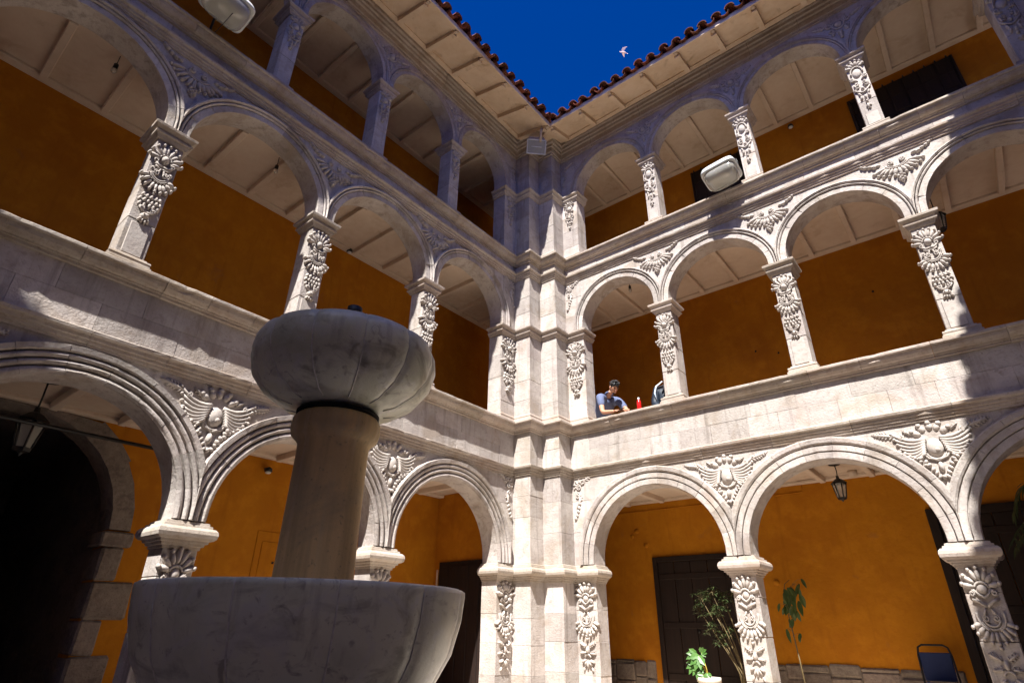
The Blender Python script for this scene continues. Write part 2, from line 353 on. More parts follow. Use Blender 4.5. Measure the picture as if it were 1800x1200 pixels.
def spandrel_low():
    c = Relief(); rr_ = random.Random(21)
    c.fan(0, .055, .12, .235, 38, 142, 5, .085, .03, 1.1)
    c.boss(0, -.04, .095, .12, .05); c.boss(.02, -.08, .05, .05, .056); c.ring(0, -.05, .122, .14, .014, 195, 345)
    for s in (-1, 1):
        for k in range(7):                                   # overlapping feathers of the wing
            a0 = 40-13*k; L = .36-.03*k; bx, bz = s*(.07+.008*k), .075-.028*k; pts = []
            for i in range(6):
                t_ = i/5; an = R(a0*(1-.2*t_)-40*math.sin(t_*2.6)+8); pts.append((bx+s*L*t_*math.cos(R(-8+a0*.35)), bz+L*(.42*math.sin(t_*3.0)*-.42+t_*math.sin(R(a0*.75))*.75)))
            c.stroke(pts, .030, .016, -.012); c.ell((pts[-1][0], 0, pts[-1][1]), (.026, 0, 0), (0, 0, .022), (0, -.036, 0), 6, 4)
        for k in range(6): c.lobe(s*(.36-.045*k), -.01-.040*k+rr_.uniform(-.01, .01), R(-90+s*rr_.uniform(15, 50)), .065, .05, .042)
        c.leaf(s*.36, .155, R(90-s*74), .30, .13, .030, 7); c.spiral(s*.33, .13, .035, 1.2, s, .015); c.leaf(s*.20, .15, R(90-s*50), .13, .07, .03, 3)
        for k in range(6): c.lobe(s*(.150-.026*k), -.13-.05*k, R(-90+s*rr_.uniform(25, 45)), .08, .048, .044)
        c.stroke([(s*.14, -.02), (s*.145, -.10), (s*.10, -.17), (s*.04, -.19), (0, -.215)], .018, .014)
        c.spiral(s*.145, -.02, .03, 1.2, s, .014)
    c.boss(0, -.42, .028, .034, .05); c.lobe(0, -.22, R(-90), .15, .07, .045)
    return c
def spandrel_top():
    c = Relief()
    c.boss(0, 0, .055, .055, .05); c.ring(0, 0, .08, .08, .016)
    for s in (-1, 1):
        c.spiral(s*.13, .04, .05, 1.4, s, .016); c.spiral(s*.10, -.08, .04, 1.3, -s, .014); c.leaf(s*.16, .05, R(90-s*62), .22, .12, .035, 5); c.leaf(s*.05, -.08, R(-90+s*35), .12, .09, .035, 3); c.leaf(s*.06, .07, R(90-s*35), .10, .08, .03, 3)
    c.leaf(0, -.11, R(-90), .14, .10, .035, 3); c.boss(0, -.27, .026, .03, .045); c.boss(0, -.225, .02, .02, .035)
    return c
def spandrel_half(kind):
    """pendant beside the corner pier; grows to +x"""
    c = Relief()
    k = (1.15, 1.0, .95)[kind]
    c.fan(.11*k, -.10*k, .03*k, .10*k, 20, 200, 6, .04*k, .03); c.spiral(.11*k, -.12*k, .05*k, 1.5, 1, .015); c.leaf(.16*k, -.05*k, R(28), .22*k, .11*k, .03, 4)
    c.spiral(.08*k, -.25*k, .05*k, 1.4, -1, .015); c.leaf(.09*k, -.22*k, R(-60), .14*k, .09*k, .03, 3); c.stroke([(.13*k, -.28*k), (.11*k, -.36*k), (.06*k, -.44*k)], .022*k, .014)
    for q in range(4): c.lobe(.10*k-.018*k*q, -.34*k-.055*k*q, R(-70), .075*k, .05*k, .036)
    c.boss(.03*k, -.585*k, .03*k, .034*k, .045)
    return c

# ------------------------------------------------------------------ shared meshes
def mesh_of(mb, name, mt):
    o = mb.build(name, mt); me = o.data; bpy.data.objects.remove(o); return me
VARI = 4
CARVE = [[mesh_of(f(), 'carving', stone_carved) for _ in range(VARI)] for f in (carve_low, carve_mid, carve_top)]
SPAN = [[mesh_of(f(), 'spandrel_carving', stone_carved) for _ in range(VARI)] for f in (spandrel_low, spandrel_mid, spandrel_top)]
SPZ = (3.62, 7.99, 11.33)
def mirror_x(mb):
    q = Relief(); q.v = [(-x, y, z) for x, y, z in mb.v]; q.f = [f[::-1] for f in mb.f]; q.sm = list(mb.sm); return q
HALF = {}
for k in range(3):
    h = spandrel_half(k); HALF[(k, 1)] = mesh_of(h, 'spandrel_carving', stone_carved); HALF[(k, -1)] = mesh_of(mirror_x(h), 'spandrel_carving', stone_carved)

def rect_ring(mb, hw, y0, y1, prof):
    """profile swept right round a rectangle (capital, base)"""
    vs = []; fs = []
    for (o, z) in prof: vs += [(-hw-o, y0-o, z), (hw+o, y0-o, z), (hw+o, y1+o, z), (-hw-o, y1+o, z)]
    for i in range(len(prof)-1):
        for j in range(4): fs.append((i*4+j, i*4+(j+1) % 4, (i+1)*4+(j+1) % 4, (i+1)*4+j))
    fs.append((0, 1, 2, 3)); k = 4*(len(prof)-1); fs.append((k, k+1, k+2, k+3)); mb.add(vs, fs); return mb
COLM = {}
def column_meshes(fl):
    if fl in COLM: return COLM[fl]
    hw = WC[fl]/2; out = []
    z1 = ZL[fl]-(.165 if fl == 0 else .18); z0 = FLOOR[0] if fl == 0 else ZC[fl-1]+.15
    cap = mesh_of(rect_ring(MB(), hw, 0, DP, [(o, ZL[fl]+z) for o, z in (cap_gr if fl == 0 else cap_up)]), 'capital', stone_trim)
    hts = [z0]
    rnd = random.Random(fl+3)
    while hts[-1] < z1-.75: hts.append(hts[-1]+rnd.uniform(.42, .62))
    hts.append(z1); drums = []
    for a, b_ in zip(hts, hts[1:]):
        q = MB(); q.box(-hw+rnd.uniform(-.002, .002), hw+rnd.uniform(-.002, .002), 0, DP, a+.002, b_-.002, .007, .002)
        drums.append(mesh_of(q, 'shaft_block', stone_block))
    ext = []
    if fl == 0:
        q = MB()
        for i in range(6): x = -hw*.78+2*hw*.78*i/5; q.tube([(x, -.002, FLOOR[0]+.02), (x, -.002, z1-1.33-.05*(i % 2))], .019, 6)
        ext.append(('fluting', mesh_of(q, 'fluting', stone)))
    else:
        q = MB(); q.box(-hw*.68, hw*.68, -.012, .02, z0+.02, z1-1.22 if fl == 1 else z1-1.2, .006); ext.append(('panel', mesh_of(q, 'panel', stone_carved)))
        ext.append(('base', mesh_of(rect_ring(MB(), hw, 0, DP, [(o, ZC[fl-1]+z+.001) for o, z in base_prof]), 'base', stone_trim)))
    COLM[fl] = (cap, drums, ext, z1); return COLM[fl]

def arch_points(xa, xb, zl, zc, n):
    """intrados from left spring to right spring: (x, z, normal x, normal z)"""
    r_ = (xb-xa)/2; cx = (xa+xb)/2; rz = min(r_, zc-zl-.02); z0 = zc-rz; pts = [(xa, zl, -1, 0)]
    for i in range(n+1):
        t = math.pi*(1-i/n); pts.append((cx+r_*math.cos(t), z0+rz*math.sin(t), math.cos(t), math.sin(t)))
    pts.append((xb, zl, 1, 0)); return pts
def arcade_mesh(mb, arches, zl, zt, x0, x1, y0, y1, n=28):
    """wall band from zl to zt pierced by arches [(xa, xb, crown)] between x0 and x1"""
    def quad(xa, za, zat, xb, zb, zbt):
        for y in (y0, y1): mb.add([(xa, y, za), (xb, y, zb), (xb, y, zbt), (xa, y, zat)], [(0, 1, 2, 3)])
    cur = x0
    for (xa, xb, zc) in arches:
        if xa > cur+1e-4:
            quad(cur, zl, zt, xa, zl, zt); mb.add([(cur, y0, zl), (xa, y0, zl), (xa, y1, zl), (cur, y1, zl)], [(0, 1, 2, 3)])
        p = arch_points(xa, xb, zl, zc, n)
        for a, b_ in zip(p, p[1:]):
            mb.add([(a[0], y0, a[1]), (b_[0], y0, b_[1]), (b_[0], y1, b_[1]), (a[0], y1, a[1])], [(0, 1, 2, 3)])
            if abs(a[0]-b_[0]) > 1e-5: quad(a[0], a[1], zt, b_[0], b_[1], zt)
        cur = xb
    if x1 > cur+1e-4: quad(cur, zl, zt, x1, zl, zt); mb.add([(cur, y0, zl), (x1, y0, zl), (x1, y1, zl), (cur, y1, zl)], [(0, 1, 2, 3)])
    mb.add([(x0, y0, zt), (x1, y0, zt), (x1, y1, zt), (x0, y1, zt)], [(0, 1, 2, 3)])
def rollprof(fl, sgn=-1):
    if fl == 0 and sgn > 0: return [(0, 0), (0, .034), (.006, .04), (.088, .043), (.091, .010), (.100, .010), (.103, .048), (.11, .054), (.182, .056), (.186, .022), (.195, .022), (.198, .062), (.22, .080), (.275, .088), (.292, .080), (.297, 0)]
    if fl == 0:
        p = [(0, 0), (0, .03)]
        for (a, b_, h) in ((.0, .075, .05), (.085, .145, .06), (.155, .215, .07)):
            for i in range(5): t = math.pi*(i+.5)/5; p.append((a+(b_-a)*(i+.5)/5, h-.022+.022*math.sin(t)))
            p += [(b_+.001, h-.05), (b_+.009, h-.052)]
        p += [(.225, .062), (.235, .082), (.285, .09), (.292, .07), (.295, 0)]
        return p
    if fl == 1: return [(0, 0), (0, .022), (.085, .024), (.087, -.004), (.096, -.004), (.099, .036), (.112, .048), (.126, .038), (.129, .0), (.137, .0), (.141, .05), (.160, .066), (.180, .056), (.183, 0)]
    return [(0, 0), (0, .014), (.07, .015), (.072, -.006), (.080, -.006), (.083, .026), (.095, .034), (.107, .024), (.110, -.004), (.118, -.004), (.121, .024), (.165, .027), (.168, 0)]
def archivolt(root, fl, xa, xb, zc, xl, xr, nv, sgn):
    """moulded stones round one arch, mitred on the centre lines xl, xr of its columns"""
    av = part('archivolt', root); prof = rollprof(fl, sgn); zl = ZL[fl]+(.116 if fl == 0 else .031)
    n = nv*4; pts = arch_points(xa, xb, zl, zc, n-2)
    for k in range(nv):
        seg = pts[k*4:k*4+5]; mb = MB(); vs = []; fs = []; dj = random.uniform(-.0025, .0025); m_ = len(prof)
        for i, (x, z, nx, nz) in enumerate(seg):
            nx_, nz_ = nx, nz
            tx, tz = nz, -nx; sh = (.0016 if i == 0 else (-.0016 if i == len(seg)-1 else 0))
            for (r_, h) in prof:
                px = x+nx_*r_+tx*sh; pz = z+nz_*r_+tz*sh
                px = min(max(px, xl+.0008), xr-.0008)
                jt = .0022 if h != 0 else 0; vs.append((px+random.uniform(-jt, jt), -(h+dj+random.uniform(-jt, jt) if h != 0 else 0), pz+random.uniform(-jt, jt)))
        for i in range(len(seg)-1):
            for j in range(m_-1): fs.append((i*m_+j, i*m_+j+1, (i+1)*m_+j+1, (i+1)*m_+j))
        fs.append(tuple(range(m_))); fs.append(tuple((len(seg)-1)*m_+j for j in range(m_))[::-1])
        mb.add(vs, fs); mb.build('voussoir', stone_trim if fl == 2 else stone_block, av)

def worn(poly, xa, xb, jit=.0017):
    n = max(2, int((xb-xa)/.09)); m_ = len(poly); vs = []; fs = []; mb = MB()
    for i in range(n+1):
        x = xa+(xb-xa)*i/n; chip = random.uniform(.004, .018) if random.random() < .07 else 0
        for k, (y, z) in enumerate(poly):
            back = k >= m_-2; j = 0 if back else jit
            vs.append((x, y+random.uniform(-j, j)+(chip if (not back and y < min(p[0] for p in poly)+.03) else 0), z+random.uniform(-j, j)*.7))
    for i in range(n):
        for k in range(m_): fs.append((i*m_+k, i*m_+(k+1) % m_, (i+1)*m_+(k+1) % m_, (i+1)*m_+k))
    fs.append(tuple(range(m_))[::-1]); fs.append(tuple(n*m_+k for k in range(m_))); mb.add(vs, fs); return mb
def stones(root, name, prof, z, xa, xb, lo, hi, back=.0, mt=None):
    """a run of moulded stones along x; prof (offset, dz)"""
    x = min(xa, xb); xe = max(xa, xb)
    poly0 = [(-o, z+dz) for o, dz in prof]
    while x < xe-.02:
        L = random.uniform(lo, hi); x2 = min(x+L, xe)
        if xe-x2 < lo*.5: x2 = xe
        dj = random.uniform(-.003, .003); poly = [(y+dj, zz+dj*.5) for y, zz in poly0]+[(back, poly0[-1][1]+dj*.5), (back, poly0[0][1]+dj*.5)]
        worn(poly, x+.0022, x2-.0022).build(name, mt or stone_trim, root); x = x2

def tile_mesh(r0, r1, L, th=.016, n=7, inv=False):
    mb = MB(); vs = []; fs = []
    for (y, r_) in ((0, r0), (-L, r1)):
        for rr in (r_, r_-th):
            for j in range(n+1):
                a = math.pi*j/n; vs.append((rr*math.cos(a), y, (-1 if inv else 1)*rr*math.sin(a)*.85))
    k = n+1
    for j in range(n):
        fs += [(j, j+1, 2*k+j+1, 2*k+j), (k+j, 3*k+j, 3*k+j+1, k+j+1), (j, k+j, k+j+1, j+1), (2*k+j, 2*k+j+1, 3*k+j+1, 3*k+j)]
    mb.add(vs, fs, False); return mb
SLOPE = math.atan(TS)
TILE_C = mesh_of(tile_mesh(.075, .095, .46), 'cover_tile', tile_m); TILE_T = mesh_of(tile_mesh(.115, .095, .46, inv=True), 'channel_tile', tile_m)
def roof(root, xa, xb, sgn, valley, EV, EO, rows=1, stuff=True):
    """tiled slope over the eave; local x from xa to xb, sgn = direction away from the courtyard corner"""
    rf = part('roof', root); sp = .275; n = int(abs(xb-xa)/sp)
    ca, sa = math.cos(SLOPE), math.sin(SLOPE); yE = -EV-.14; zE = ZO+.10-.11*TS
    rest = MB()
    for i in range(n):
        x = xa+sgn*sp*(i+.5)
        for r_ in range(9):
            d = r_*.38; y = yE+.46*ca+d*ca; z = zE+.46*sa+d*sa+.012*r_*0
            if valley and sgn*x < -(yE+d*ca)+(EO-EV)-.02: continue
            jx, jy, jr = random.uniform(-.012, .012), random.uniform(-.03, .02), random.uniform(-.03, .03)
            if r_ < rows:
                o = link('roof_tile', TILE_C, rf, (x+jx, y+jy*.6, z+.035+random.uniform(-.012, .012)), (SLOPE+random.uniform(-.03, .03), random.uniform(-.06, .06), jr))
                o = link('roof_tile', TILE_T, rf, (x+sp/2-jx, y+.012+jy*.6, z+.05), (SLOPE, 0, -jr))
            elif stuff:
                M_ = Matrix.Translation((x+jx, y+jy, z+.045)) @ Matrix.Rotation(SLOPE, 4, 'X')
                rest.add([M_ @ v.co for v in TILE_C.vertices], [list(p.vertices) for p in TILE_C.polygons])
    if rest.v: o = rest.build('roof_tiles_beyond', tile_m, rf, fix=False); o['kind'] = 'stuff'
    a_, b_ = min(xa, xb), max(xa, xb); yb = 3.2; zn = ZO+.06; zb = zn+(yb+EV+.03)*TS; xe = b_ if sgn > 0 else a_
    xn, xf = (sgn*(EO+.03), sgn*(EO-EV-yb)) if valley else ((a_, a_) if sgn > 0 else (b_, b_))
    q = MB(); q.add([(xn, -EV-.03, zn), (xe, -EV-.03, zn), (xe, yb, zb), (xf, yb, zb)], [(0, 1, 2, 3)])
    q.build('roof_deck', tile_m, rf)
    return rf

def wing(label, rz, cols, sgn, xend, D, crowns, loc=(0, 0, 0)):
    W = thing('arcaded_wing', label, 'building', loc, rz)
    e = lambda s: sgn*s
    s0 = RE
    for fl in range(3):
        cs = cols[fl]; hw = WC[fl]/2; zl = ZL[fl]; zt = (ZS[0]-.16, ZS[1]-.16, ZE-.42)[fl]; bz = (.115 if fl == 0 else .03)
        edges = [s0]
        for c in cs: edges += [c-hw, c+hw]
        arcs = [(edges[i], edges[i+1]) for i in range(0, len(edges)-1, 2)]
        last = edges[-1]
        cl = [s0-.25]+list(cs)
        # spandrel wall with its arches
        xs = [tuple(sorted((e(a), e(b_))))+(crowns[fl],) for a, b_ in arcs]; xs.sort()
        q = MB(); arcade_mesh(q, xs, zl+bz, zt, min(e(s0), e(last)), max(e(s0), e(last)), 0, DP); q.build('arcade_wall', stone, W)
        for i, (a, b_) in enumerate(arcs):
            xl, xr = sorted((e(cl[i]), e(cl[i+1]))); xa, xb = sorted((e(a), e(b_)))
            archivolt(W, fl, xa, xb, crowns[fl], xl, xr, (11, 9, 9)[fl], sgn)
        cap, drums, ext, z1 = column_meshes(fl)
        for i, c in enumerate(cs):
            C = part('column', W, (e(c), 0, 0))
            link('capital', cap, C)
            for d in drums: link('shaft_block', d, C)
            for nm, me in ext: link(nm, me, C)
            cv = link('carving', CARVE[fl][(i+fl+(sgn > 0)) % VARI], C, (0, .004, z1+.02)); cv.scale = (((1.0, 1.5, 1.22), (.96, 1.6, 1.2), (1.12, 1.6, 1.45)) if sgn > 0 else ((1.0, 1.5, 1.22), (.96, 1.6, 1.2), (1.0, 1.5, .95)))[fl]
            sc_ = link('spandrel_carving', SPAN[fl][(i+2*fl+(sgn > 0)) % VARI], W, (e(c), .004, SPZ[fl])); k = (1.0, 1.0, 1.2)[fl]; sc_.scale = (k, 1.3, k)
        link('spandrel_carving', HALF[(fl, sgn)], W, (e(2*A+.03), .004, (3.9, 8.08, 11.45)[fl]))
        # plain masonry beyond the last arch
        q = MB(); q.box(e(last), e(xend), .0, DP, zl+bz if fl == 0 else zl, zt)
        q.box(e(last+.005), e(xend), .002, DP, (0, ZC[0], ZC[1])[fl], zl+bz-.002); q.build('end_wall', stone, W)
    # parapets: string course, ashlar, coping
    for k in range(2):
        P = part('parapet', W)
        stones(P, 'string_course_stone', string_prof, ZS[k], e(RE), e(xend), .7, 1.2, .1)
        stones(P, 'coping_stone', cope_prof, ZC[k], e(RE), e(xend), .45, .85, .40)
        z0, z1 = ZS[k]+.03, ZC[k]-.2; rows = [z0, z0+(z1-z0)*.52, z1] if k == 0 else [z0, z1]
        for a, b_ in zip(rows, rows[1:]):
            s = RE
            while s < xend-.02:
                L = random.uniform(.38, .85); s2 = min(s+L, xend); s2 = xend if xend-s2 < .2 else s2; y = random.uniform(-.003, .003)
                MB().box(e(s)+sgn*.001, e(s2)-sgn*.001, y, .06, a+.001, b_-.001, .0028, .0012).build('ashlar_block', stone_block, P); s = s2
        MB().box(e(RE), e(xend), .05, DP+.02, ZS[k]-.16, ZC[k]-.19).build('parapet_core', stone, P)
    # gallery floors, ceilings with joists, back wall
    xlo, xhi = sorted((e(-2.6), e(xend)))
    for fl in range(3):
        F = part('ceiling', W)
        xc0, xc1 = sorted((e(.0) if sgn > 0 else e(-2.4), e(xend)))
        MB().box(xc0, xc1, DP+.021, D, CEIL[fl], CEIL[fl]+.06).build('ceiling_plaster', cream, F)
        s = .25 if sgn > 0 else .15
        while s < min(xend, 12.5):
            MB().box(e(s)-.045, e(s)+.045, DP+.02, D-.14, CEIL[fl]-.095, CEIL[fl]+.01, .01).build('joist', cream, F); s += .72
        MB().box(xc0, xc1, D-.14, D-.002, CEIL[fl]-.05, CEIL[fl]+.01, .012).build('wall_plate', cream, F)
        MB().box(xc0, xc1, (-.0 if fl == 0 else DP-.02), D, FLOOR[fl]-.1, FLOOR[fl]).build('gallery_floor', gallery_m, W)
    return W, e

# ------------------------------------------------------------------ ground
g = MB(); g.add([(-150, -150, 0), (150, -150, 0), (150, 150, 0), (-150, 150, 0)], [(0, 1, 2, 3)]); struct(g.build('courtyard_ground', ground_m))

# ------------------------------------------------------------------ the two wings in view
DR, DL = 1.90, 1.72
RW, er = wing('sunlit stone wing on the right with three tiers of round arches', 0, [(3.60, 6.265, 8.93), (2.904, 4.995, 6.95, 8.95), (2.969, 4.916, 6.882, 8.84)], 1, 11.6, DR, (3.63, 7.82, 11.38))
LW, el = wing('half shaded stone wing on the left with three tiers of round arches', R(90), [(3.585, 6.194, 8.80, 11.4), (3.138, 5.356, 7.507, 9.66, 11.8), (2.768, 4.637, 6.486, 8.34, 10.2, 12.0)], -1, 15.5, DL, (3.61, 7.92, 11.44))

def back_wall(W, x0, x1, D, holes=()):
    B = part('back_wall', W)
    q = MB()
    for fl in range(3):
        z0 = (0, CEIL[0]+.0, CEIL[1])[fl]; z1 = (CEIL[0], CEIL[1], 12.6)[fl]
        if fl == 0 and holes:
            (h0, h1, zs, zc) = holes[0]
            q.box(x0, h0, D, D+.35, z0, zs); q.box(h1, x1, D, D+.35, z0, zs)
            arcade_mesh(q, [(h0, h1, zc)], zs, z1, x0, x1, D, D+.35)
        else: q.box(x0, x1, D, D+.35, z0, z1)
    q.build('ochre_plaster_wall', plaster, B); return B
RB = back_wall(RW, -DL, 11.6, DR)
MB().tube([(.2, DR-.008, 3.60), (2.4, DR-.010, 3.585), (4.2, DR-.008, 3.60), (4.2, DR-.008, 3.76)], .011, 6).build('conduit', plaster, RB)
for (x, z, r_) in ((1.02, 3.22, .05), (.92, 3.13, .045), (1.20, 2.95, .05), (2.62, 3.3, .045), (3.5, 2.2, .05)):
    q = MB(); q.tube([(x, DR+.01, z), (x, DR-.018, z)], [r_, r_*.9], 14); q.build('junction_box', plaster, RB)
for (x, z) in ((3.9, 6.35), (6.05, 6.9), (4.3, 6.2), (2.0, 6.6)):
    q = MB(); q.ell((x, DR, z), (.018, 0, 0), (0, .012, 0), (0, 0, .022), 6, 4); q.build('nail_hole_plug', black, RB)
AH = (-8.87, -6.37, 2.46, 3.71)
LB = back_wall(LW, -15.5, DR+.3, DL, [AH])

# right wing: dado of rough stones, doors
DD = part('dado', RW); rr = random.Random(5)
for (a, b_, zt) in ((-1.6, 1.18, 1.0), (2.85, 5.72, 1.02)):
    x = a
    while x < b_-.05:
        L = rr.uniform(.22, .5); x2 = min(b_, x+L); z = FLOOR[0]
        while z < zt-.04:
            z2 = min(zt+rr.uniform(-.035, .03), z+rr.uniform(.16, .3)); z2 = max(z2, z+.05)
            MB().box(x+.003, x2-.003, DR-.04+rr.uniform(-.012, .012), DR+.02, z+.003, z2-.003, .022, .008).build('rough_stone', stone_dark, DD); z = z2
        x = x2
    MB().box(a, b_, DR-.012, DR+.01, FLOOR[0], zt-.06).build('mortar_bed', stone_dark, DD)
def plank_door(W, x0, x1, y, z0, z1, n=5, fw_=.09, name='door'):
    d = part(name, W)
    q = MB(); q.box(x0, x0+fw_, y-.06, y, z0, z1, .008); q.box(x1-fw_, x1, y-.06, y, z0, z1, .008); q.box(x0+fw_, x1-fw_, y-.06, y, z1-fw_, z1, .008); q.build('door_frame', wood, d)
    w_ = (x1-x0-2*fw_)/n
    for i in range(n):
        a = x0+fw_+i*w_; MB().box(a+.004, a+w_-.004, y-.032+.004*(i % 2), y, z0, z1-fw_-.003, .006).build('plank', wood, d)
    for z in (z0+.35, (z0+z1)/2, z1-.35): MB().box(x0+fw_+.02, x1-fw_-.02, y-.045, y-.03, z-.05, z+.05, .006).build('ledge', wood, d)
    k = MB(); k.ell(((x0+x1)/2+.04, y-.06, z0+1.05), (.025, 0, 0), (0, .025, 0), (0, 0, .025)); k.build('door_knob', iron, d)
    return d
plank_door(RW, 1.32, 2.78, DR-.003, FLOOR[0], 2.71, 4)
plank_door(RW, 5.83, 8.95, DR-.003, FLOOR[0], 3.13, 9, .12)
# upper doors of the right wing, studded lintels
def panel_door(W, x0, x1, y, z0, z1):
    d = part('panelled_door', W)
    MB().box(x0, x1, y-.05, y, z0, z1, .01).build('door_slab', wood, d)
    nx, nz = 5, 8
    for i in range(nx):
        for j in range(nz):
            a = x0+(x1-x0)*i/nx; b_ = z0+(z1-z0)*j/nz; MB().box(a+.012, a+(x1-x0)/nx-.012, y-.068, y-.045, b_+.012, b_+(z1-z0)/nz-.012, .012).build('door_panel', wood, d)
    for i in range(8):
        x = x0+.04+(x1-x0-.08)*i/7; MB().tube([(x, y-.05, z1-.01), (x, y-.055, z1+.05)], [.02, .006], 6).build('spike', iron, d)
    for x in (x0-.05, x1): MB().box(x, x+.05, y-.06, y, z0, z1+.01, .008).build('door_jamb', wood, d)
panel_door(RW, 7.05, 8.35, DR-.003, FLOOR[2], 11.2); panel_door(RW, 3.30, 4.62, DR-.003, FLOOR[2], 11.24); 
plank_door(RW, 6.62, 6.98, DR-.003, FLOOR[2], 11.22, 2, .06, 'shutter')

# left wing: stone archway to a dark passage, niche panel, cross wall with door
AW = part('archway', LW); x0, x1, zs, zc = AH
pts = arch_points(x0, x1, zs+.001, zc, 16)[1:-1]
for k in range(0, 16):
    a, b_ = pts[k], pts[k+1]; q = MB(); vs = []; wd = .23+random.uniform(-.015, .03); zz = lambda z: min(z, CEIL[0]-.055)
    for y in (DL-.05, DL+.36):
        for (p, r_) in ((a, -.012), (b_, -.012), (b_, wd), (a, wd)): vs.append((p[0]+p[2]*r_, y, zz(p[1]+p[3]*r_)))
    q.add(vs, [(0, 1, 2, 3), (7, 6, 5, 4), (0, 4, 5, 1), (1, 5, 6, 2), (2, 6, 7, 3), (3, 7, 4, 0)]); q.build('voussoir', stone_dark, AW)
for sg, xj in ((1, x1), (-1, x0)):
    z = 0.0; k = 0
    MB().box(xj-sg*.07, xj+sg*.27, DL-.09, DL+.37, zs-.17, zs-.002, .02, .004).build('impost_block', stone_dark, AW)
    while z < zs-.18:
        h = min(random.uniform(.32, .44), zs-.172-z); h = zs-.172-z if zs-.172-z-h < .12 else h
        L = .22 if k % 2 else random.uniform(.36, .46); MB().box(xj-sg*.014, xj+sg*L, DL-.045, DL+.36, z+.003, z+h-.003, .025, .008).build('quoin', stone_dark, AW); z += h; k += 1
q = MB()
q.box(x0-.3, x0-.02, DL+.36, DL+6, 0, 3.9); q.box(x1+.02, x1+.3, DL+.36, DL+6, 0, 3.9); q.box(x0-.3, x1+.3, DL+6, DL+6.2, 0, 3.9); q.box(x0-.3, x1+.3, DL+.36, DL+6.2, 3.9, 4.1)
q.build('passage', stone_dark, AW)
NP = part('wall_panel', LW)
q = MB(); q.box(-4.50, -3.95, DL-.012, DL+.01, 1.2, 2.70, .008); q.build('blocked_opening', plaster, NP); MB().box(-4.41, -4.03, DL-.022, DL, 1.2, 2.56, .006).build('inner_panel', plaster, NP)
kn = MB(); kn.ell((-4.2, DL-.03, 2.28), (.018, 0, 0), (0, .02, 0), (0, 0, .018)); kn.build('knob', iron, NP)
CW = part('cross_wall', LW)
MB().box(-.95, -.72, .45, DL, 0, CEIL[0]).build('ochre_plaster_wall', plaster, CW)
q = MB(); q.box(-.985, -.952, .50, 1.56, FLOOR[0], 2.54, .006); q.build('door', wood, CW)
for i in range(4): MB().box(-1.0, -.986, .56+.25*i, .79+.25*i, FLOOR[0]+.08, 2.46, .01).build('door_panel', wood, CW)
MB().box(-.975, -.953, 1.60, 1.64, 2.15, 2.42, .008).build('switch_box', cream, CW)
MB().tube([(-11.5, .9, 3.30), (-6.2, .55, 3.24)], .02, 6).build('tie_rod', iron, LW)

# eaves
def eaves(W, e, sgn, s0, xend, raft, EV, EO):
    E_ = part('eaves', W)
    zw = ZO+EV*TS; zf = lambda y: ZO+(EV+y)*TS
    q = MB(); vs = [(e(EO), -EV, ZO), (e(xend), -EV, ZO), (e(xend), .02, zf(.02)), (e(EO-EV-.02), .02, zf(.02))]; vs += [(a, b_, c+.03) for a, b_, c in vs]
    q.add(vs, [(0, 1, 2, 3), (4, 5, 6, 7), (0, 1, 5, 4), (1, 2, 6, 5), (2, 3, 7, 6), (3, 0, 4, 7)]); q.build('soffit', eave_m, E_)
    MB().box(e(EO), e(xend), -EV-.03, -EV+.001, ZO-.035, ZO+.075, .004).build('fascia', eave_m, E_)
    q = MB(); q.extr([(-.25, zf(-.25)-.03), (.02, zf(-.25)-.03), (.02, zf(.02)-.001), (-.25, zf(-.25)-.001)], 0, e(s0 if sgn > 0 else .4), e(xend)); q.build('wall_plate', eave_m, E_)
    for s in raft:
        q = MB(); q.extr([(-EV+.09, zf(-EV+.09)-.10), (-.24, zf(-.24)-.12), (-.24, zf(-.24)+.005), (-EV+.09, zf(-EV+.09)+.005)], 0, e(s)-.05, e(s)+.05); q.build('rafter', eave_m, E_)
        q = MB(); q.extr([(-EV+.01, zf(-EV+.01)-.04), (-EV+.11, zf(-EV+.11)-.05), (-EV+.11, zf(-EV+.11)+.002), (-EV+.01, zf(-EV+.01)+.002)], 0, e(s)-.03, e(s)+.03); q.build('rafter_tip', cream, E_)
    prof = [(0, -.50), (.03, -.495), (.032, -.43), (.05, -.425), (.052, -.30), (.08, -.28), (.085, -.22), (.115, -.20), (.12, -.13), (.15, -.11), (.155, -.04)]
    stones(E_, 'cornice_stone', prof, 12.13, e(2*A+.15), e(xend), .5, 1.0, .05)
raft = [1.15+.765*i for i in range(13)]
eaves(RW, er, 1, EVL, 9.7, raft, EVR, EVL)
eaves(LW, el, -1, 0.0, 15.5, [.97+.755*i for i in range(18)], EVL, EVR)
roof(RW, EVL+.02, 9.6, 1, True, EVR, EVL); roof(LW, -EVR-.02, -15.3, -1, True, EVL, EVR)

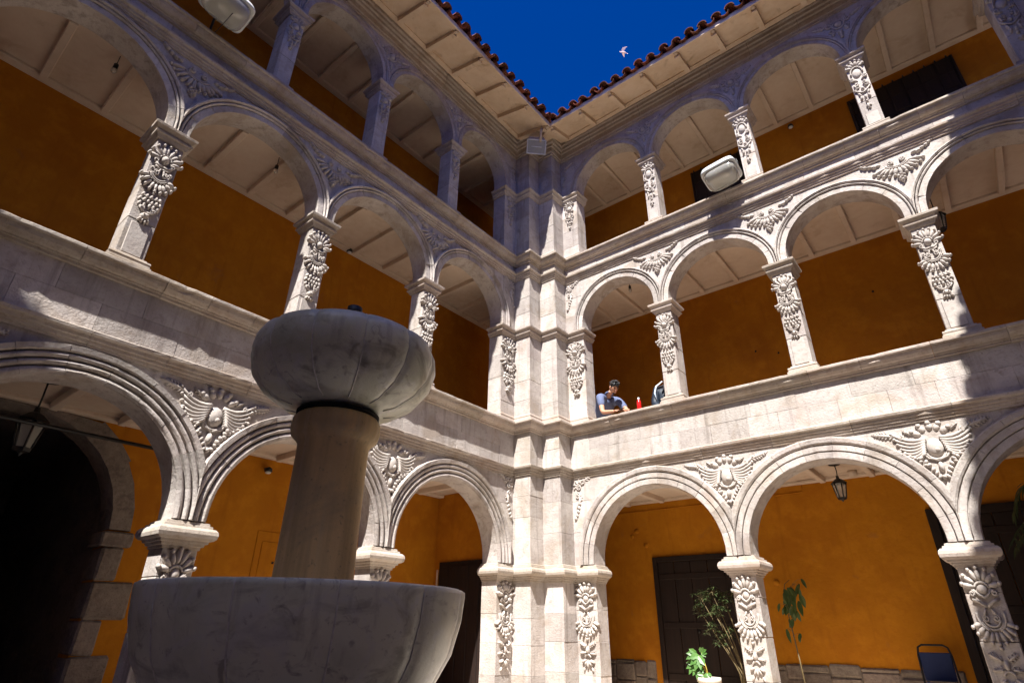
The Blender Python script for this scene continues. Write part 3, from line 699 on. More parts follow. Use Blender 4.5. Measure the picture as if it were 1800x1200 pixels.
# ------------------------------------------------------------------ corner pier
CP = thing('corner_pier', 'stepped stone corner pier where the two arcaded wings meet', 'pier')
zig = [(-DP, -RE), (0, -RE), (0, -2*A), (A, -2*A), (A, -A), (2*A, -A), (2*A, 0), (RE, 0), (RE, DP)]
zin = zig[1:-1]
segs = [(0, ZL[0]-.165), (ZL[0]+.113, ZS[0]-.158), (ZS[0]+.03, ZC[0]-.198), (ZC[0]+.002, ZL[1]-.183), (ZL[1]+.02, ZS[1]-.158), (ZS[1]+.03, ZC[1]-.198), (ZC[1]+.002, ZL[2]-.183), (ZL[2]+.02, ZE-.001)]
PR = {'left_respond': (-DP, 0, -RE, -2*A), 'right_respond': (2*A, RE, 0, DP), 'pilaster': (-.1, A, -2*A, -.12), 'pilaster_b': (A-.12, 2*A, -A, .1)}
for nm, (xa, xb, ya, yb) in PR.items():
    G = part('pilaster' if 'pil' in nm else 'respond', CP)
    for si, (za, zb) in enumerate(segs):
        if 'respond' in nm and si in (1, 4, 7):   # arch haunch: plain strip of wall face beside the arch
            pass
        n = max(1, round((zb-za)/random.uniform(.36, .46))); z = za
        for k in range(n):
            z2 = zb if k == n-1 else z+(zb-za)/n*random.uniform(.88, 1.12)
            j = random.uniform(-.003, .003)
            MB().box(xa, xb+j, ya+j, yb, z+.001, z2-.001, .0035, .0018).build('stone_block', stone_block, G); z = z2
core = MB(); core.box(-DP-.02, -.01, -2*A+.01, DP+.02, 0, ZE); core.box(-.05, 2*A-.02, -A+.02, DP, 0, ZE); core.box(-.05, A-.02, -2*A+.02, 0, 0, ZE)
core.build('pier_core', stone, CP)
for fl in range(3):
    q = MB(); sweep(q, zig, [(o, ZL[fl]+z) for o, z in (cap_gr if fl == 0 else cap_up)]); q.build('impost_band', stone_trim, CP)
for k in range(2):
    q = MB(); sweep(q, zin, [(o, ZS[k]+z) for o, z in string_prof]); q.build('string_band', stone_trim, CP)
    q = MB(); rg = sweep(q, zin, [(o, ZC[k]+z) for o, z in cope_prof])
    q.add(rg[-1]+[(RE, .40, ZC[k]), (-.40, .40, ZC[k]), (-.40, -RE, ZC[k])], [tuple(range(len(rg[-1])+3))]); q.build('coping_band', stone_trim, CP)
    q = MB(); sweep(q, zig, [(o*.75, ZC[k]+z+.001) for o, z in base_prof]); q.build('plinth_band', stone_trim, CP)
q = MB(); sweep(q, zin, [(o, 12.13+z) for o, z in [(0, -.50), (.03, -.495), (.032, -.43), (.05, -.425), (.052, -.30), (.08, -.28), (.085, -.22), (.115, -.20), (.12, -.13), (.15, -.11), (.155, -.04)]]); q.build('cornice_band', stone_trim, CP)
for fl in range(3):
    z1 = column_meshes(fl)[3]+.02
    
    for (lc, rz_) in (((2*A+WR/2, .002, z1), 0), ((-.002, -2*A-WR/2, z1), R(90))):
        cv = link('carving', CARVE[fl][(fl+(rz_ > 0)*2) % VARI], CP, lc, (0, 0, rz_)); cv.scale = ((1.12, 1.75, 1.22), (1.1, 1.75, 1.2), (1.05, 1.5, 1.0))[fl]
b_ = MB(); b_.tube([(2*A-.05, -2*A+.05, ZO+.10), (EVL-.03, -EVR+.03, ZO-.01)], .055, 4); b_.build('hip_beam', eave_m, CP)

# ------------------------------------------------------------------ wings that close the courtyard outside the picture
def closing_wing(label, loc, rz, x0, x1):
    W = thing('plain_wing', label, 'building', loc, rz); EV = 1.1
    MB().box(x0, x1, 0, .4, 0, 12.6).build('wall', stone, W)
    for k in range(2): stones(W, 'string_course_stone', string_prof, ZS[k], x0, x1, 2.5, 4, .02)
    q = MB(); q.extr([(-EV, ZO), (.0, ZO+EV*TS), (.0, ZO+EV*TS+.03), (-EV, ZO+.03)], 0, x0, x1); q.build('soffit', eave_m, W); MB().box(x0, x1, -EV-.03, -EV+.001, ZO-.035, ZO+.075).build('fascia', eave_m, W)
    roof(W, x0, x1, 1, False, EV, EV, 1, False); return W
closing_wing('plain stone wing closing the courtyard beyond the right edge', (9.84, 0, 0), R(-90+2.1), -1.0, 16.2)
closing_wing('plain stone wing closing the courtyard behind the viewer', (0, -14.30, 0), R(180), -10.5, .9)

# ------------------------------------------------------------------ fountain
FX, FY = 4.50, -7.52
FT = thing('fountain', 'two tiered grey marble fountain with lobed bowls in the foreground', 'fountain', (FX, FY, 0), R(-55))
q = MB(); q.lathe([(.05, 1.16, 0), (.20, 1.15, .3), (.36, 1.19, .8), (.47, 1.27, 1), (.535, 1.38, 1), (.566, 1.49, 1), (.576, 1.575, 1), (.575, 1.590, 1), (.565, 1.596, 1), (.548, 1.596, 1), (.535, 1.575, 1), (.50, 1.45, .8), (.36, 1.29, .4), (.05, 1.25, 0)], 144, lobes=12, depth=.018); LBW = q.build('lower_bowl', marble, FT)
for k in range(12):
    a = 2*math.pi*k/12; c_, s_ = math.cos(a), math.sin(a)
    MB().tube([(r_*.984*c_, r_*.984*s_, z) for r_, z in ((.36, 1.19), (.47, 1.27), (.535, 1.38), (.566, 1.49), (.576, 1.575), (.570, 1.594))], .003, 5).build('mortar_seam', seam_m, LBW)
q = MB(); q.lathe([(.03, 2.285, 0), (.16, 2.290, .5), (.25, 2.310, .9), (.33, 2.362, 1), (.378, 2.425, 1), (.398, 2.50, 1), (.392, 2.555, 1), (.374, 2.592, 1), (.352, 2.606, 1), (.335, 2.604, 1), (.33, 2.58, .8), (.25, 2.46, .5), (.03, 2.42, 0)], 144, lobes=12, depth=.036); UB = q.build('upper_bowl', marble, FT)
for k in range(12):
    a = 2*math.pi*k/12; c_, s_ = math.cos(a), math.sin(a)
    MB().tube([(r_*.966*c_, r_*.966*s_, z) for r_, z in ((.20, 2.297), (.25, 2.310), (.33, 2.362), (.378, 2.425), (.398, 2.50), (.392, 2.555), (.374, 2.592), (.352, 2.606))], .0035, 5).build('mortar_seam', seam_m, UB)
q = MB(); q.lathe([(.16, 1.26), (.158, 1.30), (.150, 1.34), (.147, 1.7), (.143, 2.10), (.145, 2.14), (.155, 2.155), (.176, 2.175), (.183, 2.205), (.180, 2.24), (.168, 2.258), (.15, 2.262), (.14, 2.288)], 48); q.build('column', shaft_m, FT)
q = MB(); q.lathe([(.155, 2.262), (.172, 2.264), (.172, 2.278), (.15, 2.284)], 48); q.build('gasket', black, FT)
q = MB(); q.lathe([(.0, 2.44), (.022, 2.44), (.022, 2.75), (.034, 2.75), (.036, 2.78), (.034, 2.81), (.0, 2.812)], 20); q.build('nozzle', iron, FT)
q = MB(); q.lathe([(.42, 0), (.42, .12), (.34, .16), (.24, .3), (.20, .6), (.19, .95), (.24, 1.08), (.22, 1.16)], 40); q.build('pedestal', shaft_m, FT)
q = MB(); q.lathe([(1.25, 0), (1.25, .42), (1.2, .46), (1.08, .46), (1.05, .42), (1.05, .06), (0, .06)], 48, smooth=False); q.build('basin', stone, FT)
q = MB(); q.lathe([(1.05, .34), (0, .34)], 32); q.build('water', glass, FT)

# ------------------------------------------------------------------ floodlights
def flood_round(name, label, loc, aim, size, up_, foot):
    t = thing(name, label, 'floodlight', loc); f = Vector(aim).normalized(); x = up_.cross(f).normalized(); u = f.cross(x)
    F = lambda a, b_, c: x*a*size+u*b_*size+f*c*size
    def shell(prof, n=28, ex=.33):
        mb = MB(); vs = []; fs = []
        for (rx, ry, d) in prof:
            for j in range(n):
                a = 2*math.pi*j/n; c, s_ = math.cos(a), math.sin(a); vs.append(F(rx*math.copysign(abs(c)**ex, c), ry*math.copysign(abs(s_)**ex, s_), d))
        for i in range(len(prof)-1):
            for j in range(n): fs.append((i*n+j, i*n+(j+1) % n, (i+1)*n+(j+1) % n, (i+1)*n+j))
        fs.append(tuple(range(n))); fs.append(tuple((len(prof)-1)*n+j for j in range(n))); mb.add(vs, fs, True); return mb
    shell([(.20, .16, -.30), (.38, .30, -.26), (.47, .37, -.16), (.51, .41, -.02), (.51, .41, .05), (.475, .375, .05)]).build('housing', alu, t)
    shell([(.47, .37, .04), (.44, .34, -.08), (.25, .16, -.2)]).build('reflector', reflector, t)
    g_ = shell([(.472, .372, .052), (.465, .365, .14), (.43, .33, .25), (.33, .24, .34), (.15, .1, .37)], ex=.5); g_.build('glass_cover', glass, t)
    b = MB(); ft = Vector(foot); b.tube([F(-.52, 0, -.05), F(-.50, 0, -.30), F(0, 0, -.40), F(.50, 0, -.30), F(.52, 0, -.05)], .022*size, 6); b.build('bracket', iron, t)
    b = MB(); b.tube([F(0, 0, -.40), Vector((ft.x, ft.y, F(0, 0, -.40).z+.02)), ft], .028*size, 6); b.tube([ft, ft+Vector((0, 0, .02))], .07*size, 10); b.tube([ft+Vector((.05, .02, .01)), ft+Vector((.2, .04, .012)), ft+Vector((.6, .05, .010))], .006, 5); b.build('mount', iron, t)
    b = MB(); b.tube([F(.14, .02, .0), F(-.14, .02, .0)], .045*size, 8); b.build('lamp_tube', white_m, t)
    return t
flood_round('floodlight', 'rounded white floodlight on the upper parapet of the right wing', (4.49, -.40, 8.86), (.10, -.18, -1), .62, Vector((0, 1, 0)), (0, .42, -.167))
flood_round('floodlight', 'rounded floodlight on the upper left parapet at the top edge', (.42, -7.56, 8.98), (.22, -.08, -1), .60, Vector((1, 0, 0)), (-.42, 0, -.287))
t = thing('floodlight', 'square beige floodlight hanging under the corner of the eaves', 'floodlight', (.76, -.98, 11.42))
f = Vector((.62, -.62, -.55)).normalized(); x = Vector((0, 0, 1)).cross(f).normalized(); u = f.cross(x); M_ = Matrix((x, u, f)).transposed().to_4x4()
def tbuild(mb, nm, mt): mb.v = [tuple(M_ @ Vector(p)) for p in mb.v]; return mb.build(nm, mt, t)
q = MB(); q.box(-.21, .21, -.155, .155, -.03, .02, .01); tbuild(q, 'housing', brownmetal)
q = MB(); q.box(-.15, .15, -.10, .12, -.16, -.03, .03); q.box(-.19, .19, .12, .24, -.17, -.02, .02); tbuild(q, 'ballast_box', brownmetal)
q = MB()
for (a, b_, c, d) in ((-.225, .225, .145, .168), (-.225, .225, -.168, -.145), (-.225, -.202, -.145, .145), (.202, .225, -.145, .145)): q.box(a, b_, c, d, .015, .04, .004)
tbuild(q, 'front_frame', alu)
q = MB(); q.box(-.2, .2, -.144, .144, .021, .024); tbuild(q, 'reflector', reflector)
q = MB(); q.box(-.201, .201, -.1445, .1445, .028, .034); tbuild(q, 'glass_cover', glass)
q = MB(); q.tube([(-.12, .0, .028), (.12, .0, .028)], .012, 8); tbuild(q, 'lamp_tube', alu)
q = MB(); q.tube([(.12, 0, .08), (.2, -.08, .30), (.22, -.06, .44)], .03, 6); q.build('hanger', brownmetal, t)

# ------------------------------------------------------------------ lanterns and bulbs
def lantern(label, loc, drop, s=1.0):
    t = thing('lantern', label, 'lantern', loc)
    q = MB(); q.lathe([(.09*s, 0), (.085*s, -.015), (.03*s, -.03), (.0, -.03)], 16); q.build('ceiling_rose', iron, t)
    q = MB(); q.tube([(0, 0, -.02), (.008, 0, -drop*.5), (0, 0, -drop)], .008*s, 5); q.build('chain', iron, t)
    z = -drop; q = MB(); q.lathe([(.0, z+.05*s), (.02*s, z+.04*s), (.025*s, z), (.06*s, z-.02*s), (.115*s, z-.07*s), (.12*s, z-.085*s), (.1*s, z-.085*s)], 6, smooth=False); q.build('roof_cap', iron, t)
    q = MB(); q.lathe([(.098*s, z-.09*s), (.06*s, z-.30*s)], 6, smooth=False); q.build('glass_panes', glass, t)
    q = MB()
    for j in range(6):
        a = 2*math.pi*j/6; q.tube([(.1*s*math.cos(a), .1*s*math.sin(a), z-.085*s), (.062*s*math.cos(a), .062*s*math.sin(a), z-.30*s)], .009*s, 5)
    q.lathe([(.0, z-.30*s), (.068*s, z-.30*s), (.06*s, z-.33*s), (.02*s, z-.34*s), (0, z-.37*s)], 6, smooth=False); q.build('cage', iron, t)
    return t
lantern('small black iron lantern hanging in the middle ground arch on the right', (4.93, .95, CEIL[0]), .22, .95)
lantern('black iron lantern hanging in the dark left ground arch', (-.8, -7.62, CEIL[0]), .36, 1.25)
lantern('black lantern behind the third middle column of the right wing', (7.22, 1.0, CEIL[1]), .48, 1.1)
def bulb(label, loc, drop):
    t = thing('hanging_bulb', label, 'light bulb', loc)
    MB().tube([(0, 0, 0), (0, 0, -drop)], .005, 5).build('flex', iron, t)
    q = MB(); q.lathe([(.0, -drop), (.025, -drop-.005), (.028, -drop-.07), (.02, -drop-.075)], 12); q.build('socket', iron, t)
    q = MB(); q.ell((0, 0, -drop-.115), (.035, 0, 0), (0, .035, 0), (0, 0, .045), 12, 8); q.build('bulb', glass, t)
bulb('bare bulb hanging inside the first middle arch of the right wing', (2.05, .5, CEIL[1]), .10)
bulb('bare bulb hanging in the second middle arch from the left edge', (-.5, -6.02, CEIL[1]), .17)
bulb('bare bulb hanging in the leftmost middle arch', (-.5, -8.26, CEIL[1]), .15)
def spot(label, loc, d):
    t = thing('wall_lamp', label, 'lamp', loc); d = Vector(d)
    MB().tube([(0, 0, 0), d*.12], .02, 8).build('arm', iron, t); MB().tube([d*.10, d*.10+Vector((0, 0, -.05))], [.05, .06], 10).build('shade', iron, t)
    q = MB(); q.ell(d*.10+Vector((0, 0, -.065)), (.045, 0, 0), (0, .045, 0), (0, 0, .02)); q.build('lens', alu, t)
spot('small round lamp on the upper ochre wall of the right wing', (5.54, DR, 11.26), (0, -1, 0))
spot('small black lamp under the middle gallery ceiling on the left', (-DL, -3.85, 7.96), (1, 0, 0))
spot('small black lamp on the ochre wall beside the fountain column', (-DL, -4.58, 3.57), (1, 0, 0))
t = thing('dome_lamp', 'small white dome fixture beside the hanging lantern', 'lamp', (5.06, 1.55, CEIL[0])); q = MB(); q.lathe([(.0, 0), (.07, 0), (.07, -.05), (.05, -.09), (0, -.1)], 16); q.build('dome', cream, t); q = MB(); q.tube([(0, 0, 0), (-.5, .2, -.004), (-.9, .2, -.03)], .008, 5); q.build('cable', cream, t)

# ------------------------------------------------------------------ plants
def leafpoly(mb, p, d, up_, L, W, fold=.25, droop=.2, teeth=0):
    p, d, up_ = Vector(p), Vector(d).normalized(), Vector(up_); s_ = d.cross(up_)
    if s_.length < 1e-3: s_ = d.orthogonal()
    s_.normalize(); n_ = s_.cross(d); vs = []; k = 5
    for i in range(k+1):
        t = i/k; wv = W*.5*math.sin(math.pi*min(1, .08+t*.92))**.8*(1-.25*t)
        if teeth and i % 2: wv *= 1.35
        c = p+d*L*t+Vector((0, 0, -1))*droop*L*t*t
        vs += [c-s_*wv+n_*fold*wv, c, c+s_*wv+n_*fold*wv]
    fs = []
    for i in range(k):
        a = i*3; fs += [(a, a+1, a+4, a+3), (a+1, a+2, a+5, a+4)]
    mb.add(vs, fs, False)
def rv(r_, s=1.0): return Vector((r_.uniform(-1, 1), r_.uniform(-1, 1), r_.uniform(-1, 1)))*s
rp = random.Random(11)
t = thing('potted_shrub', 'tall leggy shrub with fine dark leaves in front of the wooden door', 'shrub', (3.12, .75, FLOOR[0]))
q = MB(); q.lathe([(0, 0), (.13, 0), (.17, .26), (.185, .27), (.185, .31), (.165, .31), (.15, .27), (0, .26)], 20); q.build('pot', pot_m, t)
st = MB(); lf = MB()
heads = [(-.42, -.15, 1.52), (-.28, -.05, 1.62), (-.15, .02, 1.56), (-.36, .08, 1.40), (-.20, -.18, 1.34), (-.05, -.1, 1.42), (-.52, -.05, 1.36), (-.30, -.2, 1.12), (-.12, .05, 1.05), (-.22, -.1, .96), (.02, -.05, 1.55), (-.44, .1, 1.58)]
for h in heads:
    b = Vector((rp.uniform(-.04, .04), rp.uniform(-.04, .04), .26)); h = Vector(h); mid = b.lerp(h, .5)+Vector((.10, 0, -.06)); st.tube([b, b.lerp(mid, .6)+Vector((.03, 0, 0)), mid, mid.lerp(h, .6), h], [.011, .010, .009, .006, .004], 5)
    for k in range(15):
        c = h+rv(rp, .085); st.tube([h, c], .002, 3)
        dr = rv(rp); dr.z = abs(dr.z)*.4
        for j in range(6):
            a = 2*math.pi*j/6+rp.uniform(0, .5); leafpoly(lf, c, Vector((math.cos(a), math.sin(a), rp.uniform(-.5, .3)))+dr*.5, (0, 0, 1), rp.uniform(.055, .095), .022, .2, .25)
st.build('stems', stem_m, t); o = lf.build('leaves', leaf_d, t, fix=False); o['kind'] = 'stuff'
t = thing('potted_plant', 'low plant with bright lobed leaves in a cream pot', 'plant', (2.74, .42, FLOOR[0]))
q = MB(); q.lathe([(0, 0), (.12, 0), (.155, .40), (.17, .41), (.17, .465), (.15, .465), (.14, .42), (0, .40)], 20); q.build('pot', pot_m, t)
st = MB(); 
for k, (dx, dy, dz, L, an) in enumerate([(-.13, -.05, .76, .17, 200), (-.08, -.08, .74, .20, 250), (-.18, -.02, .64, .17, 235), (-.12, -.06, .60, .16, 262), (-.06, -.02, .78, .12, 30), (.03, -.1, .52, .10, 280), (-.04, -.1, .50, .12, 230)]):
    tip = Vector((dx, dy, dz)); st.tube([(rp.uniform(-.03, .05), 0, .40), (tip.x*.3, tip.y*.5, tip.z*.75), tip], [.009, .008, .005], 5)
    lf = MB(); d = Vector((math.cos(R(an)), -.3, math.sin(R(an))))
    for j in (-62, -30, 0, 30, 62):
        dd = Matrix.Rotation(R(j), 3, 'Y') @ d; leafpoly(lf, tip, dd, (.2, -1, .4), L*(1-.004*abs(j)), L*.42, .2, .12, 1)
    lf.build('leaf', leaf_l, t, fix=False)
st.build('stems', stem_y, t)
t = thing('climbing_plant', 'thin stem with drooping dark leaves beside the carved ground column', 'plant', (3.78, 1.45, FLOOR[0]))
q = MB(); q.lathe([(0, 0), (.1, 0), (.13, .22), (.14, .25), (.12, .25), (0, .2)], 18); q.build('pot', pot_m, t)
st = MB(); st.tube([(0, 0, .2), (-.02, 0, .7), (-.05, 0, 1.15), (-.08, 0, 1.55), (-.03, -.02, 1.74), (.06, -.03, 1.80)], [.012, .011, .01, .009, .007, .004], 6)
for k in range(34):
    b = Vector((-.07+.0055*k, -.02, 1.38+.0125*k)) if k < 30 else Vector((-.06, 0, 1.0+.08*(k-30))); tip = b+Vector((rp.uniform(-.10, .16), rp.uniform(-.12, .08), rp.uniform(-.04, .09)))
    st.tube([b, b.lerp(tip, .6)+Vector((0, 0, .02)), tip], [.004, .003, .002], 4); lf = MB(); L = rp.uniform(.10, .20); leafpoly(lf, tip, (rp.uniform(-.5, .6), rp.uniform(-.5, .3), -1), (rp.uniform(-.3, .5), -1, rp.uniform(-.2, .4)), L, L*rp.uniform(.38, .55), .3, .15)
    if k % 3 == 0: leafpoly(lf, tip-Vector((.02, 0, .03)), (rp.uniform(-.6, .2), .2, -.8), (.3, -1, .2), L*.8, L*.4, .3, .15)
    lf.build('leaf', leaf_v, t, fix=False)
st.build('stem', stem_m, t)
t = thing('palm_plant', 'dark fronded palm in the shaded arch at the right edge', 'palm', (7.55, 1.1, FLOOR[0]))
q = MB(); q.lathe([(0, 0), (.2, 0), (.26, .38), (.28, .4), (.28, .44), (.24, .44), (0, .38)], 20); q.build('pot', pot_m, t)
q = MB(); q.tube([(0, 0, .35), (.04, 0, .9), (.0, .02, 1.6), (-.03, .02, 2.2)], [.06, .05, .045, .04], 8); q.build('trunk', stem_m, t)
for k in range(15):
    a = 2*math.pi*k/15+rp.uniform(-.2, .2); L = rp.uniform(.8, 1.15); ri = rp.uniform(.25, .9); fr = MB(); P_ = []
    for i in range(9):
        s_ = i/8; P_.append(Vector((-.03+math.cos(a)*L*s_*.85, .02+math.sin(a)*L*s_*.6, 2.2+ri*math.sin(s_*2.2)*.95-.35*s_*s_)))
    fr.tube(P_, [.012*(1-.8*i/8) for i in range(9)], 4); fo = fr.build('frond', stem_y if k % 4 == 0 else leaf_d, t); lf = MB()
    for i in range(1, 9):
        tg = (P_[i]-P_[i-1]).normalized()
        for sg in (-1, 1):
            for h in (0, .5):
                sd = tg.cross(Vector((0, 0, 1))).normalized()*sg; leafpoly(lf, P_[i].lerp(P_[i-1], h), tg*.7+sd+Vector((0, 0, -.25)), (0, 0, 1), .34*(1-.06*i), .03, .1, .35)
    lo = lf.build('leaflets', leaf_d, fo, fix=False)

# ------------------------------------------------------------------ chair
t = thing('metal_chair', 'metal framed chair with dark blue back against the ochre wall', 'chair', (5.50, 1.35, FLOOR[0]), R(8))
q = MB(); q.tube([(-.20, .20, 0), (-.20, .19, .45), (-.19, .24, .80), (-.17, .27, .90), (-.12, .275, .93), (.12, .275, .93), (.17, .27, .90), (.19, .24, .80), (.20, .19, .45), (.20, .20, 0)], .013, 8); q.build('back_frame', iron, t)
for s in (-1, 1): MB().tube([(s*.2, -.2, 0), (s*.2, -.19, .44), (s*.2, .19, .44)], .012, 8).build('leg', iron, t)
q = MB(); q.box(-.19, .19, -.21, .2, .44, .49, .02); q.build('seat', steel_blue, t)
q = MB(); q.box(-.18, .18, .225, .255, .50, .84, .012); q.build('backrest', steel_blue, t)

# ------------------------------------------------------------------ people
def skinfig(name, joints, edges, mt, parent, root=0, sub=2):
    me = bpy.data.meshes.new(name); bm = bmesh.new(); sl_ = bm.verts.layers.skin.verify(); vv = []
    for (x, y, z, r_) in joints:
        v = bm.verts.new((x, y, z)); rr = r_ if isinstance(r_, tuple) else (r_, r_); v[sl_].radius = rr; vv.append(v)
    for a, b_ in edges: bm.edges.new((vv[a], vv[b_]))
    vv[root][sl_].use_root = True; bm.to_mesh(me); bm.free(); me.materials.append(mt)
    o = link(name, me, parent); k = o.modifiers.new('skin', 'SKIN'); k.use_smooth_shade = True; s_ = o.modifiers.new('sub', 'SUBSURF'); s_.levels = sub; s_.render_levels = sub; return o
def head(parent, c, fwd, upv, hair=True):
    c, f, u = Vector(c), Vector(fwd).normalized(), Vector(upv).normalized(); s_ = f.cross(u).normalized(); u = s_.cross(f)
    q = MB(); q.ell(c, s_*.075, f*.092, u*.112, 20, 14); q.ell(c+f*.045-u*.055, s_*.052, f*.045, u*.055, 14, 10); q.ell(c+f*.098-u*.018, s_*.014, f*.022, u*.028, 8, 6)
    for sg in (-1, 1): q.ell(c+s_*sg*.077-u*.01, s_*.012, f*.022, u*.032, 8, 6)
    h_ = q.build('head', skin_m, parent)
    q = MB()
    for sg in (-1, 1): q.ell(c+f*.082+s_*sg*.031+u*.008, s_*.013, f*.008, u*.007, 8, 6); q.ell(c+f*.083+s_*sg*.031+u*.03, s_*.022, f*.008, u*.005, 8, 5)
    q.ell(c+f*.084-u*.035, s_*.026, f*.008, u*.006, 8, 5); q.ell(c+f*.068-u*.082, s_*.035, f*.022, u*.022, 10, 6); q.build('brows_and_beard', hair_m, h_)
    q = MB(); rr_ = random.Random(3)
    q.ell(c-f*.018+u*.032, s_*.086, f*.098, u*.098, 18, 12)
    for k in range(70):
        a = rr_.uniform(0, 2*math.pi); e_ = rr_.uniform(.15, 1.45); d = (s_*math.cos(a)*.086+f*math.sin(a)*.098)*math.cos(e_)+u*.105*math.sin(e_)
        p = c-f*.014+u*.03+d*.97; tdir = (f*.5+rr_.uniform(-.6, .6)*s_+u*.25).normalized(); q.ell(p, tdir*.034, tdir.orthogonal().normalized()*.015, d.normalized()*.014, 6, 4)
    q.build('hair', hair_m, h_); return h_
def hand(parent, wrist, d, palm_n, s_=1.0, curl=.6):
    w_, d, n = Vector(wrist), Vector(d).normalized(), Vector(palm_n).normalized(); side = d.cross(n).normalized(); n = side.cross(d)
    J = [(*w_, .022), (*(w_+d*.04), (.034, .017)), (*(w_+d*.085), (.036, .015))]; E_ = [(0, 1), (1, 2)]
    for i, (o_, L) in enumerate(((-.030, .068), (-.010, .078), (.010, .073), (.029, .058))):
        b = w_+d*.088+side*o_; k1 = b+d*L*.5+n*curl*.012; k2 = k1+d*L*.28+n*curl*.026; k3 = k2+d*L*.1+n*curl*.026; i0 = len(J)
        J += [(*b, .009), (*k1, .0088), (*k2, .008), (*k3, .007)]; E_ += [(2, i0), (i0, i0+1), (i0+1, i0+2), (i0+2, i0+3)]
    b = w_+d*.03-side*.034; i0 = len(J); J += [(*b, .011), (*(b+d*.035-side*.02+n*.012), .010), (*(b+d*.068-side*.012+n*.026), .008)]; E_ += [(1, i0), (i0, i0+1), (i0+1, i0+2)]
    return skinfig('hand', J, E_, skin_m, parent, 0, 1)
PZ = FLOOR[1]
P1 = thing('person', 'man in a grey blue shirt leaning on the parapet over his phone', 'person', (0, 0, 0))
hip = Vector((1.10, .58, PZ+.99)); ch = Vector((1.34, .37, PZ+1.32)); nk = Vector((1.53, .24, PZ+1.46))
shl = Vector((1.43, .06, PZ+1.39)); shr = Vector((1.61, .44, PZ+1.37))       # his right / left shoulder
ell_ = Vector((1.52, -.03, 5.06)); elr = Vector((1.88, .28, 5.07)); hl = Vector((1.79, -.08, 5.01)); hr = Vector((2.0, .05, 5.01))
J = [(*hip, (.12, .095)), (*hip.lerp(ch, .5), (.13, .10)), (*ch, (.15, .11)), (*nk, .05), (*nk.lerp(Vector((1.68, .15, PZ+1.49)), .6), .047),
     (*shl, .07), (*ell_, .046), (*hl, .030), (*shr, .07), (*elr, .046), (*hr, .030)]
J += [(1.04, .54, PZ+.88, .095), (1.00, .58, PZ+.48, .062), (.94, .64, PZ+.07, .042), (1.02, .59, PZ+.035, .04), (1.14, .72, PZ+.88, .095), (1.12, .80, PZ+.48, .062), (1.04, .88, PZ+.07, .042), (1.12, .83, PZ+.035, .04)]
E_ = [(0, 1), (1, 2), (2, 3), (3, 4), (2, 5), (5, 6), (6, 7), (2, 8), (8, 9), (9, 10), (0, 11), (11, 12), (12, 13), (13, 14), (0, 15), (15, 16), (16, 17), (17, 18)]
skinfig('body', J, E_, skin_m, P1)
skinfig('shirt', [(*hip, (.168, .132)), (*hip.lerp(ch, .5), (.168, .138)), (*ch, (.182, .143)), (*ch.lerp(nk, .75), .088), (*shl, .084), (*shl.lerp(ell_, .72), .070), (*shr, .084), (*shr.lerp(elr, .72), .070)], [(0, 1), (1, 2), (2, 3), (2, 4), (4, 5), (2, 6), (6, 7)], shirt_m, P1)
skinfig('trousers', [(*(hip-Vector((0, 0, .05))), (.16, .125)), (1.04, .54, PZ+.84, .108), (1.00, .58, PZ+.48, .078), (.94, .64, PZ+.10, .058), (1.14, .72, PZ+.84, .108), (1.12, .80, PZ+.48, .078), (1.04, .88, PZ+.10, .058)], [(0, 1), (1, 2), (2, 3), (0, 4), (4, 5), (5, 6)], trouser_m, P1)
fdir = Vector((.80, -.60, 0)).normalized()
q = MB(); c0 = ch.lerp(hip, .15)+fdir*.105; sd = Vector((.60, .80, 0)); ax = (nk-hip).normalized(); q.ell(c0-ax*.05, sd*.125, fdir*.055, ax*.19, 16, 10); q.build('apron', vest_m, P1)
q = MB(); q.tube([nk+sd*.07*math.cos(a)+(fdir*.05+ax*.02)*math.sin(a) for a in [2*math.pi*i/14 for i in range(14)]], .018, 6, True); q.build('collar', shirt_m, P1)
head(P1, (1.715, .11, PZ+1.505), (.60, -.36, -.74), (.62, -.32, .70))
hand(P1, hl, (.95, .0, -.02), (.1, .1, -1), curl=.7); hand(P1, hr, (.35, -.85, -.02), (-.3, .1, -1), curl=.7)
t = tag(MB().box(-.075, .075, -.04, .04, -.005, .005, .004).build('phone', iron, None, (1.95, -.12, 5.0), (R(25), R(-8), R(-20))), 'dark phone held in the hands of the leaning man', 'phone')
B = thing('drink_bottle', 'red metal drinking bottle standing on the parapet', 'bottle', (2.23, .04, ZC[0]+.001))
q = MB(); q.lathe([(0, 0), (.036, 0), (.039, .008), (.039, .19), (.034, .215), (.019, .235), (.018, .245), (0, .245)], 24); q.build('body', red_m, B)
q = MB(); q.lathe([(.0195, .243), (.0205, .25), (.0205, .275), (.012, .282), (0, .283)], 20); q.build('cap', alu, B)
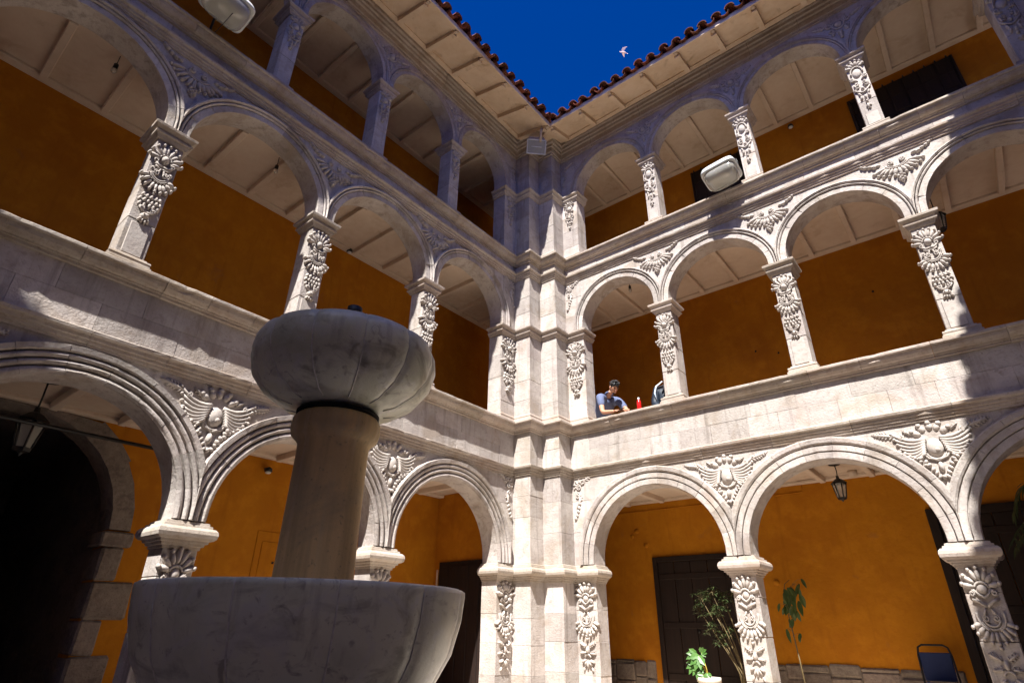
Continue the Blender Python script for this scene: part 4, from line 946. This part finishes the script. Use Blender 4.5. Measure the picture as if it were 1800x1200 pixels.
# second person, half hidden by the column
P2 = thing('person', 'person in a dark quilted jacket half hidden behind a middle column', 'person', (0, 0, 0))
b0 = Vector((2.50, .62, PZ))
skinfig('body', [(*(b0+Vector((0, 0, .95))), (.15, .12)), (*(b0+Vector((.02, 0, 1.2))), (.16, .12)), (*(b0+Vector((.05, -.01, 1.42))), .10), (*(b0+Vector((.10, -.02, 1.52))), .055),
  (*(b0+Vector((-.10, -.13, 1.40))), .07), (*(b0+Vector((-.14, -.19, 1.12))), .05), (*(b0+Vector((0, -.34, .96))), .035), (*(b0+Vector((.2, .12, 1.40))), .07), (*(b0+Vector((.26, .06, 1.12))), .05), (*(b0+Vector((.2, -.2, .98))), .035),
  (*(b0+Vector((-.08, -.02, .9))), .09), (*(b0+Vector((-.08, -.02, .48))), .06), (*(b0+Vector((-.08, .02, .06))), .042), (*(b0+Vector((.10, .02, .9))), .09), (*(b0+Vector((.10, .02, .48))), .06), (*(b0+Vector((.10, .05, .06))), .042)],
  [(0, 1), (1, 2), (2, 3), (2, 4), (4, 5), (5, 6), (2, 7), (7, 8), (8, 9), (0, 10), (10, 11), (11, 12), (0, 13), (13, 14), (14, 15)], trouser_m, P2)
skinfig('jacket', [(*(b0+Vector((0, 0, .88))), (.19, .16)), (*(b0+Vector((.02, 0, 1.18))), (.20, .16)), (*(b0+Vector((.05, -.01, 1.42))), .13), (*(b0+Vector((-.10, -.13, 1.40))), .09), (*(b0+Vector((-.14, -.19, 1.12))), .08), (*(b0+Vector((-.02, -.32, .98))), .06), (*(b0+Vector((.2, .12, 1.40))), .09), (*(b0+Vector((.26, .06, 1.12))), .08)], [(0, 1), (1, 2), (2, 3), (3, 4), (4, 5), (2, 6), (6, 7)], jacket_m, P2)
q = MB(); q.tube([b0+Vector((.04, -.17, 1.53)), b0+Vector((-.07, -.215, 1.44)), b0+Vector((-.09, -.265, 1.30)), b0+Vector((-.06, -.27, 1.15))], [.012, .018, .015, .006], 8); q.build('white_stripe', white_m, P2)
head(P2, b0+Vector((.14, -.02, 1.65)), (.9, .3, -.1), (0, 0, 1)); hand(P2, b0+Vector((0, -.34, .96)), (.7, -.5, -.2), (0, 0, -1))

# ------------------------------------------------------------------ bird
t = thing('flying_bird', 'small pale bird flying across the blue sky', 'bird', (1.50, 2.83, 18.15)); t.scale = (.8, .8, .8)
BC = Vector((0, 0, 0)); rd = Vector((.774, .633, 0)); ud = Vector((.27, -.33, .9)).normalized(); fd = rd.cross(ud)
q = MB(); q.tube([BC-rd*.13-ud*.01, BC-rd*.05, BC+rd*.06-ud*.015, BC+rd*.16-ud*.06], [.012, .032, .028, .006], 8); q.build('body', feather_m, t)
q = MB(); q.ell(BC-rd*.135+ud*.008, rd*.028, fd*.02, ud*.02); q.build('head', feather_m, t)
def wingp(pts, nm):
    mb = MB(); vs = []
    for (a, b_) in pts: vs += [BC+rd*a[0]+ud*a[1]+fd*a[2], BC+rd*b_[0]+ud*b_[1]+fd*b_[2]]
    up2 = [v+fd*.006 for v in vs]; k = len(pts)
    mb.add(vs+up2, [(2*i, 2*i+1, 2*i+3, 2*i+2) for i in range(k-1)]+[(2*k+2*i, 2*k+2*i+2, 2*k+2*i+3, 2*k+2*i+1) for i in range(k-1)], True); mb.build(nm, feather_m, t)
wingp([((-.07, 0, 0), (.04, .0, 0)), ((-.08, .10, .01), (.03, .07, .01)), ((-.03, .17, .02), (.07, .13, .02)), ((.12, .215, .03), (.14, .20, .03))], 'wing')
wingp([((-.05, -.02, 0), (.04, -.02, 0)), ((-.03, -.06, -.08), (.06, -.07, -.08)), ((.05, -.09, -.2), (.08, -.1, -.2))], 'wing')
wingp([((.10, -.03, -.01), (.12, -.055, .01)), ((.19, -.05, -.03), (.17, -.10, .03))], 'tail')
